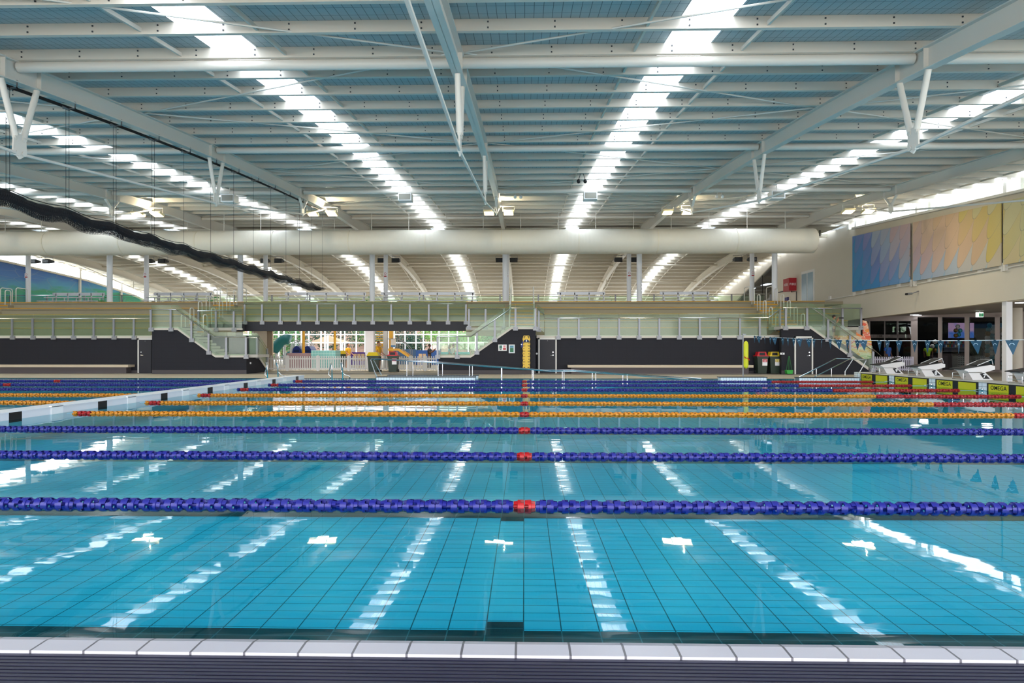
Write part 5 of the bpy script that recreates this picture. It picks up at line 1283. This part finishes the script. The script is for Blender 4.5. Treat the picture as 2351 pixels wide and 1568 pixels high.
yy = [2, 20, 30, 38, 42]+[x.y for x in p]+[66]
m = MB()
for a, b in zip(yy, yy[1:]): m.prism([(XG, a, 4.3), (XG, b, 4.3), (XG, b, max(4.35, sl(b))), (XG, a, sl(a))], (-.1, 0, 0))
o = m.build('mural_wall', gable_mat()); tag(o, 'blue and green wave mural covering the far left end wall', 'mural')
tag(MB().box(XG-.2, XG, 2, 68, 0, 4.3).build('wall_left', WALLW), kind='structure')
m = MB()
for a, b in zip(yy, yy[1:]): m.bar((XG+.08, a, sl(a)+.05), (XG+.08, b, sl(b)+.05), .2, .14)
tag(m.build('trim_14', PURL2), kind='structure')
r = empty('window_40', (XG, 50, 7), kind='structure')
for a, b in zip(yy[2:], yy[3:]):
    MB().prism([(XG-.05, a, sl(a)), (XG-.05, b, sl(b)), (XG-.05, b, 9.6), (XG-.05, a, 9.6)], (.02, 0, 0)).build('glass_pane', GLASSC, r)
for u in (62, 182, 277): a = onX(u, 640, XG).y; MB().box(XG-.05, XG+.12, a-.1, a+.1, 4.4, 9.3).build('mullion', STEEL, r)
# ------------------------------------------------------------------ rear hall: window wall, outdoor
YW = 66.0
WF = mat('window_frame_white', '#ECEAEC', .4)
r = empty('window_50', (-10, YW, 0), kind='structure'); mb = MB(); x = -38.0
us_v = [640, 652, 679, 692, 709, 737, 746, 782, 791.5, 818, 838, 892, 905, 930, 955, 972, 990, 1008, 1030, 1050, 1075]
for u in us_v: xx = px(u, YW); mb.box(xx-.06, xx+.06, YW-.06, YW+.06, 0, 5.4)
while x < px(630, YW): mb.box(x, x+.12, YW-.06, YW+.06, 0, 5.4); x += 2.0
x = px(1090, YW)
while x < XW: mb.box(x, x+.12, YW-.06, YW+.06, 0, 5.4); x += 2.0
for z in (.02, onY(800, 787, YW).z, onY(800, 768, YW).z, 4.2, 5.4): mb.box(XL, XW, YW-.05, YW+.05, z-.06, z+.06)
mb.build('window_frame', WF, r); MB().box(XL, XW, YW, YW+.02, 0, 5.35).build('glass_pane', GLASSC, r)
tag(MB().box(XL, XW, YW-.1, YW+.1, 5.4, z2(YW)+.5).build('wall_rear', PURL2), kind='structure')
# ground outside
GR = mat('ground_outside', '#8C8A78', .9, noise=.15, nscale=.5)
tag(MB().box(-120, 120, 66.2, 160, -.25, -.05).build('ground', GR), kind='structure')
tag(MB().box(-120, 120, -60, -8.3, -.25, -.05).build('ground', GR), kind='structure')
BK = mat('bark_slope', '#8A6450', .95, noise=.5, nscale=1.6)
m = MB().add([(-70, 80, -.1), (50, 80, -.1), (50, 100, 8.5), (-70, 100, 8.5), (50, 130, 10), (-70, 130, 10)], [(0, 1, 2, 3), (3, 2, 4, 5)])
tag(m.build('bark_slope', BK), 'brown bark-covered slope rising behind the rear windows', 'slope', kind='structure')
def leafy(name, c, rx, rz, n, m, label, grp, trunk=True, seed=0):
    rd = random.Random(seed); r = empty(name, (c[0], c[1], c[2]-rz-1), label, 'tree', grp); mb = MB()
    for i in range(n):
        while True:
            a, b, d = rd.uniform(-1, 1), rd.uniform(-1, 1), rd.uniform(-1, 1)
            if .1 < a*a+b*b+d*d < 1: break
        lump = 1+.25*math.sin(a*7+b*5)*math.cos(d*6)
        p = Vector((c[0]+a*rx*lump, c[1]+b*rx*lump, c[2]+d*rz*lump)); s = rd.uniform(.06, .15)
        e1 = Vector((rd.uniform(-1, 1), rd.uniform(-1, 1), rd.uniform(-1, 1))).normalized()*s; e2 = e1.orthogonal().normalized()*s*.6
        mb.add([p-e1, p+e2, p+e1, p-e2], [(0, 1, 2, 3)])
    o = mb.build('foliage', m, r)
    MB().tube([(c[0], c[1], -.1), (c[0]+.2, c[1], c[2]-rz*.3), (c[0]+.1, c[1], c[2])], [.2, .15, .06], 8).tube([(c[0]+.2, c[1], c[2]-rz*.5), (c[0]+rx*.5, c[1], c[2]+rz*.2)], [.1, .04], 6).build('trunk', mat('trunk_brown', '#5A463A', .9), r)
LG = [mat('leaf_light', '#6E9440', .7), mat('leaf_mid', '#41702F', .7), mat('leaf_dark', '#1F3E26', .7)]
tr = [(-31, 63, 3.2, 3, 2.4, 0), (-26.5, 66, 3.4, 3, 2.6, 1), (-22, 70, 5.5, 3.5, 2.5, 2), (-15, 72, 5.5, 3.2, 2.4, 2), (-9.5, 68, 5.0, 2.6, 1.6, 0), (-6.2, 66, 3.9, 2.2, 1.5, 0), (-3, 64, 3.0, 1.8, 1.6, 1), (-.5, 66, 3.6, 2.4, 2.0, 0), (3, 68, 4, 3, 2.5, 1), (8, 70, 4.5, 3, 3, 2), (-28.5, 74, 4.4, 3.4, 2.6, 2), (-18.5, 75, 5.0, 3, 2.4, 1), (-12.2, 66, 2.6, 1.6, 1.6, 2), (-4.6, 72, 4.6, 2.8, 2.0, 2), (1.2, 73, 5, 2.6, 2.4, 2)]
for i, (x, y, z, rx, rz, c) in enumerate(tr): leafy('leafy_tree', (x*1.14, y+10, z*.62), rx, rz, 2600, LG[c], '%s leafy tree outside the rear windows, %s' % (['light green', 'mid green', 'dark green'][c], nth_left(i, len(tr))), 'trees outside the rear windows', seed=i)
# shade sail
a = onY(708, 787, 69); b = onY(785, 787, 69); t_ = onY(752, 769.5, 71); r = empty('shade_canopy', onY(752, 800, 71), 'tan pyramid shade canopy outside the rear windows', 'canopy')
TAN = mat('canopy_tan', '#9C7C58', .8)
MB().add([a, b, Vector((b.x, 74, b.z)), Vector((a.x, 74, a.z)), t_, a-Vector((0, 0, .15)), b-Vector((0, 0, .15))], [(0, 1, 4), (1, 2, 4), (2, 3, 4), (3, 0, 4), (0, 5, 6, 1)]).build('canopy_cloth', TAN, r)
for q in (a, b): MB().tube([(q.x, 69.1, -.1), (q.x, 69.1, q.z)], .08, 8).build('canopy_post', WHITE, r)
q = onY(752, 804, 68); MB().tube([(q.x, 68, -.1), (q.x, 68, t_.z-.1)], .13, 10).build('canopy_mast', WHITE, r)
# leisure pool things
def boxY(name, u0, v0, u1, v1, Y, d, m, label=None, cat=None, kind=None, floor_=True, group=None):
    a, b = onY(u0, v1, Y), onY(u1, v0, Y); z0 = 0.0 if floor_ else a.z
    return tag(MB().box(a.x, b.x, Y, Y+d, z0, b.z).build(name, m), label, cat, group, kind)
TEALT = grid_mat('teal_tile', '#6FA8A6', '#B9D0CC', 'XZ', (.2, .2), .015, .4)
r = boxY('tiled_block', 714, 804.5, 770, 850, 42, 1.2, TEALT, 'teal tiled block standing behind the picket fence', 'tiled block')
boxY('tiled_block', 658, 811, 714, 850, 42.5, 1.0, mat('pinkish_tile', '#9C8084', .6, noise=.2), 'low pinkish grey tiled wall left of the teal block', 'tiled block')
boxY('low_wall', 805, 808.5, 838, 850, 50, .3, mat('purple_wall', '#5C3AA0', .6), 'low purple wall behind the left yellow-shirted man', 'low wall')
boxY('low_wall', 955, 804, 1010, 850, 50, .3, mat('blue_wall', '#3E6EC0', .6), 'low blue wall behind the man in black', 'low wall')
boxY('low_wall', 1012, 808, 1078, 850, 51, .3, mat('aqua_wall', '#49C4CE', .5), 'low aqua wall seen through the middle stair glass', 'low wall')
boxY('wall_tank', 892, 802, 955, 850, 51.5, .3, mat('steel_blue_wall', '#5A7CA4', .6), kind='structure')
YC = mat('slide_yellow', '#E0A416', .4)
for i, (u0, u1, v1) in enumerate(((694, 700, 809), (766, 771.5, 804))):
    a, b = onY(u0, v1, 44), onY(u1, v1, 44); cx = (a.x+b.x)/2; r = empty('yellow_post', (cx, 44, 0), 'tall yellow round post of the play structure, %s one' % ('left', 'right')[i], 'post', 'yellow play posts')
    MB().tube([(cx, 44, 0), (cx, 44, 4.0)], (b.x-a.x)/2, 12).build('post_tube', YC, r, smooth=True); MB().lathe([(.16, 0), (.16, .05)], 12, (cx, 44, 0)).build('post_base', YC, r)
r = boxY('column', 838.5, 755, 857.5, 850, 43, .5, mat('grey_white_column', '#C4C2C6', .6), 'broad pale rectangular column behind the fence', 'column')
r = boxY('column', 879.5, 755, 889, 856, 39.5, .3, mat('warm_grey_column', '#8E8A86', .6), 'narrow grey column between the two bins', 'column')
tag(MB().box(px(590, 38.5), px(627.5, 38.5), 38.4, 38.5, 0, 2.9).build('wall_beige_panel', grid_mat('beige_boards', '#C0AC92', '#9C8A74', 'XZ', (.18, 10), .012, .6)), kind='structure')
# spray arches with blue slide ends
for j, (uc, vt, w, wv) in enumerate(((681, 779, 15, 31), (705, 778, 18, 30))):
    r = empty('spray_arches', onY(uc, 812, 48), 'cluster of thin white arches over a blue slide end, %s one' % ('left', 'right')[j], 'play arches', 'white spray arches')
    for i in range(5):
        Y = (47 if j == 0 else 49.4)+i*.4; pts = []
        for k in range(0, 13):
            t = math.pi*k/12; pts.append(onY(uc-(w-i*2.2)*math.cos(t), 812-(wv-i*4.2)*math.sin(t)**.8, Y))
        pts = [Vector((pts[0].x, Y, 0))]+pts+[Vector((pts[-1].x, Y, 0))]
        MB().tube(pts, .035, 6).build('arch_tube', WHITE, r)
    pts = [onY(uc+dx, 812-dz, 47.2) for dx, dz in ((-11, 0), (-9, 10), (-5, 16), (0, 18), (5, 16), (9, 10), (11, 0))]
    MB().prism(pts, (0, 1.2, 0)).build('slide_end', mat('slide_blue', '#2C3F86', .4), r)
    MB().box(px(uc-6, 47.15), px(uc+6, 47.15), 47.1, 47.15, onY(uc, 808, 47.1).z, onY(uc, 803, 47.1).z).build('slide_mouth', mat('mouth_dark', '#1A2A50', .5), r)
# teal curved slide mass at left window
m = MB(); P = []
for k in range(14):
    t = k/13; P.append(onY(628+37*t, 809-26*math.sin(t*1.9)-4, 50))
r = empty('water_slide_tube', P[0], 'dark teal curving tube slide beyond the left end of the fence', 'slide'); MB().tube(P, [.42]*14, 12).tube([p+Vector((.3, 1.5, -.7-.05*i)) for i, p in enumerate(P)], .3, 10).build('slide_tube', mat('slide_teal', '#2C7E80', .35), r, smooth='all')
MB().tube([P[2], P[2]-Vector((0, 0, 1.5))], .1, 8).tube([P[9], (P[9].x, P[9].y, 0)], .1, 8).build('slide_support', WHITE, r)
# yellow slide tower stairs
r = empty('slide_tower', onY(895, 812, 46), 'yellow steel stair tower with railings behind the red-lidded bin', 'stair tower')
st_ = MB()
for i in range(9): a = onY(862+1.5, 760+i*5.6, 46); b = onY(883, 762.2+i*5.6, 46); st_.box(a.x, b.x, 46, 46.8, b.z, a.z)
st_.build('tower_treads', YC, r)
a, b = onY(884, 806, 46), onY(901, 755, 46); MB().box(onY(893, 806, 46.2).x, onY(901.5, 806, 46.2).x, 46.2, 46.5, 0, b.z+.3).build('tower_post', YC, r)
mb = MB(); P0, P1, P2, P3 = onY(878, 790, 45.9), onY(890, 802.5, 45.9), onY(915, 802.5, 45.9), onY(940, 819, 45.9)
for a, b in ((P0, P1), (P1, P2), (P2, P3)): mb.bar(a, b, .3, .16)
for i in range(8): t = i/8; q = P2+(P3-P2)*t; mb.box(q.x, q.x+.22, 45.95, 46.7, q.z-.05, q.z)
for i in range(8): t = i/8; q = P2+(P3-P2)*t-Vector((.5, 0, .35)); mb.box(q.x, q.x+.22, 45.95, 46.7, q.z-.05, q.z)
mb.bar(P2-Vector((.7, 0, .25)), P3-Vector((.9, 0, .3)), .3, .12); mb.build('lower_stair', YC, r)
mb = MB(); h = Vector((0, 0, 1.0)); up_ = onY(866, 765, 45.8)
mb.tube([onY(862, 760, 45.8), onY(878, 775, 45.8)], .03, 6)
for s_ in (0, .75):
    o_ = Vector((0, s_, 0)); mb.tube([onY(888, 778, 45.85)+o_, onY(912, 778, 45.85)+o_, onY(930, 788, 45.85)+o_, onY(942, 803, 45.85)+o_, onY(942, 818, 45.85)+o_], .03, 6)
    for u, v0, v1 in ((890, 778, 802), (902, 778, 802), (913, 778.5, 802), (925, 785, 810)): mb.tube([onY(u, v0, 45.85)+o_, onY(u, v1, 45.85)+o_], .022, 6)
mb.build('tower_railing', ALU, r)
a, b = onY(897, 797, 45.7), onY(909, 778.5, 45.7); MB().box(a.x, b.x, 45.7, 45.74, a.z, b.z).build('rules_board', mat('board_grey', '#CFC8BE', .6), r); MB().box(a.x+.02, b.x-.02, 45.69, 45.7, a.z+.02, a.z+.14).build('board_band', mat('board_blue', '#2A6A9A', .5), r)
# seat backs along the rear
for i, u in enumerate((815, 824, 833, 965, 974)):
    p = onY(u, 815, 46); r = empty('chair', (p.x, 46, 0), 'pale wooden chair beyond the fence, %s' % nth_left(i, 5), 'chair', 'pale chairs beyond the fence'); CW = mat('chair_wood', '#D8B88E', .5)
    MB().box(p.x-.12, p.x+.12, 46, 46.04, .5, .95).build('backrest', CW, r); MB().box(p.x-.12, p.x+.12, 46.04, 46.45, .42, .46).build('seat', CW, r)
    for dx in (-.1, .1):
        for dy in (.03, .4): MB().box(p.x+dx-.015, p.x+dx+.015, 46+dy, 46.03+dy, 0, .42).build('leg', WHITE, r)
p = onY(787, 812, 44.5); r = empty('wheelie_bin', (p.x, 44.5, 0), 'yellow-topped bin behind the fence left of the near man', 'bin'); MB().box(p.x-.24, p.x+.24, 44.5, 45, 0, .95).build('bin_body', BING, r); MB().prism([(p.x-.27, 44.48, .95), (p.x+.27, 44.48, .95), (p.x+.2, 44.48, 1.2), (p.x-.2, 44.48, 1.2)], (0, .5, 0)).build('bin_lid', mat('lid_yellow', '#D5B81C', .45), r)
# picture on stair side: colourful film panel
def film_mat():
    m = bpy.data.materials.new('colour_film'); m.use_nodes = True; n = m.node_tree.nodes; L = m.node_tree.links; b = n['Principled BSDF']; b.inputs['Roughness'].default_value = .4
    g = n.new('ShaderNodeNewGeometry'); s = n.new('ShaderNodeSeparateXYZ'); L.new(g.outputs['Position'], s.inputs[0])
    mp = n.new('ShaderNodeMapping'); mp.inputs['Scale'].default_value = (1.6, 1, 4.0); mp.inputs['Rotation'].default_value = (0, .25, 0); L.new(g.outputs['Position'], mp.inputs[0])
    v = n.new('ShaderNodeTexVoronoi'); v.inputs['Scale'].default_value = 1.5; L.new(mp.outputs[0], v.inputs['Vector']); v2 = n.new('ShaderNodeTexVoronoi'); v2.feature = 'DISTANCE_TO_EDGE'; v2.inputs['Scale'].default_value = 1.5; L.new(mp.outputs[0], v2.inputs['Vector'])
    sp = n.new('ShaderNodeSeparateColor'); L.new(v.outputs['Color'], sp.inputs[0])
    d = math_node(n, L, 'MULTIPLY_ADD', s.outputs[2], .36, .05); d = math_node(n, L, 'ADD', d, math_node(n, L, 'MULTIPLY_ADD', sp.outputs[0], .5, -.25))
    cr = n.new('ShaderNodeValToRGB'); els = cr.color_ramp.elements
    st_ = [(.0, '#2E7A4E'), (.18, '#7FB04A'), (.34, '#E8E2B8'), (.45, '#F0C030'), (.62, '#F09A30'), (.8, '#E8583A'), (1, '#F4B48A')]
    while len(els) < len(st_): els.new(.5)
    for e_, (p_, c_) in zip(els, st_): e_.position = p_; e_.color = srgb(c_)
    L.new(d, cr.inputs[0]); mx = n.new('ShaderNodeMix'); mx.data_type = 'RGBA'; mx.inputs[7].default_value = srgb('#F4E8D0'); L.new(cr.outputs[0], mx.inputs[6]); L.new(math_node(n, L, 'LESS_THAN', v2.outputs['Distance'], .03), mx.inputs[0]); L.new(mx.outputs[2], b.inputs['Base Color']); return m
FILM = film_mat(); Yf = YB+1.75
r = empty('stair_artwork', onY(1960, 840, Yf), 'bright orange, yellow and green abstract panel along the right stairs', 'artwork')
MB().prism(pl([(1905, 767), (1940, 755), (1952, 754), (1981, 772), (2001, 788), (2001, 822), (1985, 826)], Yf), (0, .04, 0)).build('artwork_panel', FILM, r)
MB().prism(pl([(1981, 735), (1991, 738), (2001, 785), (2001, 822), (1981, 826)], Yf+.05), (0, .04, 0)).build('artwork_panel', FILM, r)

# unseen battens added under the upper deck to brighten the passage
for i in range(5):
    x = -14.5+2.9*i
    r = empty('ceiling_light', (x, 38.9, 4.0), 'added fill batten, unseen under the upper deck over the passage, %s' % nth_left(i, 5), 'ceiling light', 'added passage fill lights')
    MB().box(x-.6, x+.6, 38.8, 39.0, 4.02, 4.08).build('light_body', WHITE, r); MB().box(x-.58, x+.58, 38.82, 38.98, 4.0, 4.02).build('light_diffuser', PANL, r)
    l = bpy.data.lights.new('passage_fill', 'AREA'); l.shape = 'RECTANGLE'; l.size = 1.1; l.size_y = .15; l.energy = 75; l.color = (1, .96, .9)
    o = bpy.data.objects.new('passage_fill', l); C.objects.link(o); o.location = (x, 38.9, 3.98); o.rotation_euler = (math.radians(25), 0, 0)

for x_, y_ in ((25.8, 40.2), (28.2, 38.0)):  # unseen fill lights added to brighten the balloons inside the cafe
    l = bpy.data.lights.new('cafe_fill', 'AREA'); l.size = .4; l.energy = 35; l.color = (1, .93, .85)
    o = bpy.data.objects.new('cafe_fill', l); C.objects.link(o); o.location = (x_, y_, 3.36)
# ------------------------------------------------------------------ people
def skin_body(name, chains, m, parent, sub=1):
    """chains: list of lists of (point, radius); a point equal to an earlier one is joined to it"""
    bm = bmesh.new(); lay = bm.verts.layers.skin.verify(); seen = {}
    root = None
    for ch in chains:
        prev = None
        for p, rad in ch:
            key = tuple(round(c, 4) for c in p)
            v = seen.get(key)
            if v is None:
                v = bm.verts.new(p); v[lay].radius = (rad, rad) if not isinstance(rad, tuple) else rad; seen[key] = v
                if root is None: root = v; v[lay].use_root = True
            if prev is not None and prev != v:
                try: bm.edges.new((prev, v))
                except ValueError: pass
            prev = v
    me = bpy.data.meshes.new(name); bm.to_mesh(me); bm.free(); me.materials.append(m)
    o = bpy.data.objects.new(name, me); C.objects.link(o); o.parent = parent
    s = o.modifiers.new('skin', 'SKIN'); s.use_smooth_shade = True
    q = o.modifiers.new('sub', 'SUBSURF'); q.levels = sub; q.render_levels = sub
    return o
SKIN = mat('skin', '#B98468', .55); SKIND = mat('skin_dark', '#6A4636', .55); HAIR = mat('hair_dark', '#1E1612', .7); HAIRB = mat('hair_brown', '#4A2E1C', .7)
def person(loc, rz, h, label, shirt, shorts, skin=SKIN, hair=HAIR, pose='stand', long_hair=False, cap=None, dark_legs=False):
    """local frame: the person faces -y, x to their left... scaled to height h"""
    k = h/1.78; r = empty('person', loc, label, 'person', rz=rz)
    V = lambda x, y, z: (x*k, y*k, z*k)
    hip = V(0, 0, .95); wst = V(0, 0, 1.08); chs = V(0, .01, 1.32); nk0 = V(0, .01, 1.47); nk1 = V(0, -.005, 1.55)
    P = {'stand': dict(la=[(.2, .01, 1.40), (.25, .02, 1.15), (.24, -.08, .93)], ra=[(-.2, .01, 1.40), (-.25, .02, 1.15), (-.23, -.06, .93)]),
         'forward': dict(la=[(.2, .0, 1.40), (.24, -.05, 1.14), (.2, -.27, 1.0)], ra=[(-.2, .0, 1.40), (-.25, -.02, 1.14), (-.2, -.25, 1.02)]),
         'photo': dict(la=[(.2, .0, 1.40), (.23, -.12, 1.17), (.06, -.34, 1.33)], ra=[(-.2, .0, 1.40), (-.23, -.12, 1.17), (-.06, -.34, 1.35)]),
         'camera': dict(la=[(.2, .0, 1.40), (.24, -.16, 1.24), (.06, -.28, 1.56)], ra=[(-.2, .0, 1.40), (-.24, -.14, 1.22), (-.05, -.28, 1.5)])}[pose]
    legs = {1: [(.1, 0, .93), (.11, -.03, .52), (.11, .01, .09)], -1: [(-.1, 0, .93), (-.11, .01, .52), (-.12, .06, .09)]}
    ch = [[(hip, .125*k), (wst, .115*k), (chs, .14*k), (nk0, .065*k), (nk1, .052*k)]]
    for s_, a in ((1, P['la']), (-1, P['ra'])):
        sh, el, wr = [V(*p) for p in a]
        ch.append([(chs, .14*k), (sh, .058*k), (el, .042*k), (wr, .028*k)])
        w = Vector(wr); d = (Vector(wr)-Vector(el)).normalized(); side = d.cross(Vector((0, 1, 0))); side = side.normalized() if side.length > .1 else Vector((1, 0, 0)); pm = w+d*.05*k
        ch.append([(wr, .028*k), (tuple(pm), .026*k)])
        nrm = side.cross(d).normalized()
        for f, (off, ln) in enumerate(((-.026, .07), (-.009, .08), (.009, .076), (.026, .06))):
            b0 = pm+side*off*k+d*.025*k; c1 = b0+d*ln*.5*k+nrm*.006*k; c2 = b0+d*ln*k+nrm*.022*k*(1 if f else .8)
            ch.append([(tuple(pm), .026*k), (tuple(b0), .010*k), (tuple(c1), .009*k), (tuple(c2), .008*k)])
        t0 = w+d*.02*k+side*-.03*k; t1 = t0+d*.03*k+side*-.025*k+nrm*.012*k
        ch.append([(wr, .028*k), (tuple(t0), .012*k), (tuple(t1), .009*k)])
    for s_ in (1, -1):
        a, b, c = [V(*p) for p in legs[s_]]; f = V(legs[s_][2][0], legs[s_][2][1]-.13, .035); he = V(legs[s_][2][0], legs[s_][2][1]+.03, .04)
        ch.append([(hip, .125*k), (a, .085*k), (b, .055*k), (c, .037*k), (he, .035*k), (f, .03*k)])
    body = skin_body('body', ch, skin, r)
    # head
    hc = Vector(V(0, -.02, 1.66)); hd = MB(); hd.ball(hc, .075*k, .095*k, .115*k, 14, 10)
    hd.ball(hc+Vector(V(0, -.01, -.075)), .05*k, .062*k, .05*k, 10, 6)
    hd.ball(hc+Vector(V(0, -.1, -.015)), .014*k, .022*k, .022*k, 6, 5)
    for s_ in (-1, 1): hd.ball(hc+Vector(V(s_*.077, .01, -.005)), .012*k, .018*k, .03*k, 6, 5)
    hd.build('head', skin, r, smooth='all', local=True)
    ey = MB()
    for s_ in (-1, 1): ey.ball(hc+Vector(V(s_*.03, -.087, .012)), .011*k, .007*k, .007*k, 6, 5)
    ey.build('eyes', BLACK, r, local=True)
    MB().ball(hc+Vector(V(0, -.083, -.055)), .024*k, .008*k, .006*k, 6, 5).build('mouth', mat('lips', '#8A4A40', .5), r, local=True)
    hr = MB(); hr.ball(hc+Vector(V(0, .018, .022)), .083*k, .1*k, .11*k, 14, 9)
    if long_hair: hr.ball(hc+Vector(V(0, .07, -.1)), .08*k, .06*k, .16*k, 12, 8)
    hr.build('hair', hair, r, smooth='all', local=True)
    if cap:
        cp = MB(); cp.ball(hc+Vector(V(0, .005, .055)), .09*k, .11*k, .085*k, 14, 8); cp.prism([hc+Vector(V(a, b, .05)) for a, b in ((-.07, -.08), (.07, -.08), (.055, -.17), (-.055, -.17))], (0, 0, .015*k)); cp.build('cap', cap, r, smooth=True, local=True)
    # shirt: torso shell plus sleeves
    sc_ = [[(V(0, 0, .82), .138*k), (V(0, 0, .95), .142*k), (V(0, 0, 1.07), .135*k), (chs, .16*k), (V(0, .01, 1.44), .10*k)]]
    for a in (P['la'], P['ra']):
        sh, el = Vector(V(*a[0])), Vector(V(*a[1])); sc_.append([(chs, .16*k), (tuple(sh), .078*k), (tuple(sh+(el-sh)*.72), .068*k)])
    skin_body('shirt', sc_, shirt, r)
    ss = [[(V(0, 0, 1.04), .125*k), (V(0, 0, .97), .132*k), (V(0, 0, .90), .13*k)]]
    for s_ in (1, -1):
        a, b = Vector(V(*legs[s_][0])), Vector(V(*legs[s_][1])); t = 1.9 if dark_legs else .85
        pts = [(V(0, 0, .90), .13*k), (tuple(a+(b-a)*.15), .1*k), (tuple(a+(b-a)*min(t, 1)*.95), .082*k if not dark_legs else .07*k)]
        if dark_legs: c = Vector(V(*legs[s_][2])); pts.append((tuple(c), .06*k))
        ss.append(pts)
    skin_body('trousers' if dark_legs else 'shorts', ss, shorts, r)
    for s_ in (1, -1):
        c = legs[s_][2]; MB().ball(V(c[0], c[1]-.06, .045), .05*k, .13*k, .05*k, 10, 6).build('shoe', BLACK, r, smooth='all', local=True)
    return r
SY = mat('shirt_yellow', '#E0A418', .7); SB = mat('shirt_black', '#17171C', .7); SG = mat('shirt_grey', '#7C7C86', .7); STL = mat('shirt_teal', '#2A6A78', .7); SGR = mat('shirt_lightgrey', '#9AA4A4', .7); SBL = mat('shirt_blue', '#2A5AA8', .7); SHB = mat('shorts_black', '#121216', .8); MAR = mat('shorts_maroon', '#5A2A34', .8)
def put(u, Y, rz, h, z=0, **kw):
    p = onY(u, 800, Y); return person((p.x, Y, z), rz, h, **kw)
put(869, 35.9, math.radians(75), 1.80, label='person in yellow polo and black shorts standing beside the yellow-lidded bin', shirt=SY, shorts=SHB, hair=HAIRB, pose='forward')
put(799, 39.5, math.radians(70), 1.70, label='person in yellow shirt seen above the picket fence', shirt=SY, shorts=SHB, pose='forward')
q = put(986, 39.5, math.radians(80), 1.66, label='person in black shirt holding up a phone behind the fence', shirt=SB, shorts=SHB, skin=SKIND, pose='photo', dark_legs=True)
ph = MB().box(-.03, .03, -.405, -.395, 1.27, 1.40).build('phone', BLACK, None, local=True); tag(ph, 'dark phone held up by the person in black', 'phone'); ph.location = q.location; ph.rotation_euler = q.rotation_euler
put(1032, 43.0, math.radians(100), 1.62, label='person in dark teal top with long hair, left of the pair behind the stair glass', shirt=STL, shorts=SHB, skin=SKIND, long_hair=True, dark_legs=True)
put(1041, 43.0, math.radians(-60), 1.72, label='person in grey top, right of the pair behind the stair glass', shirt=SGR, shorts=SHB, skin=SKIND, dark_legs=True)
zs = onY(1914, 784, YB+.9).z
q = put(1914, YB+.85, math.radians(75), 1.45, z=zs-.02, label='person in black cap and grey shirt with camera on the right stairs', shirt=SG, shorts=MAR, cap=BLACK, pose='camera')
kk = 1.45/1.78
cm = empty('camera', q.location, 'black camera held up by the person on the right stairs', 'camera', rz=math.radians(75))
MB().box(-.07, .07, -.33, -.25, 1.24*1.0, 1.34).build('camera_body', BLACK, cm, local=True); MB().lathe([(.04, -.48), (.04, -.33)], 10, (0, 0, 1.29), 'Y').build('camera_lens', BLACK, cm, local=True)
pz = onY(2034, 820, 38.2); person((pz.x, 38.0, 0), math.radians(20), 1.75, 'person in blue shirt standing in the entrance doorway', SBL, SHB, skin=SKIND, dark_legs=True)
pz = onY(2131, 820, 41.5); person((pz.x, 41.5, 0), math.radians(-30), 1.7, 'person in lime safety vest inside the dark glass front', mat('vest_lime', '#A8D020', .6, ), SHB, skin=SKIND, dark_legs=True)
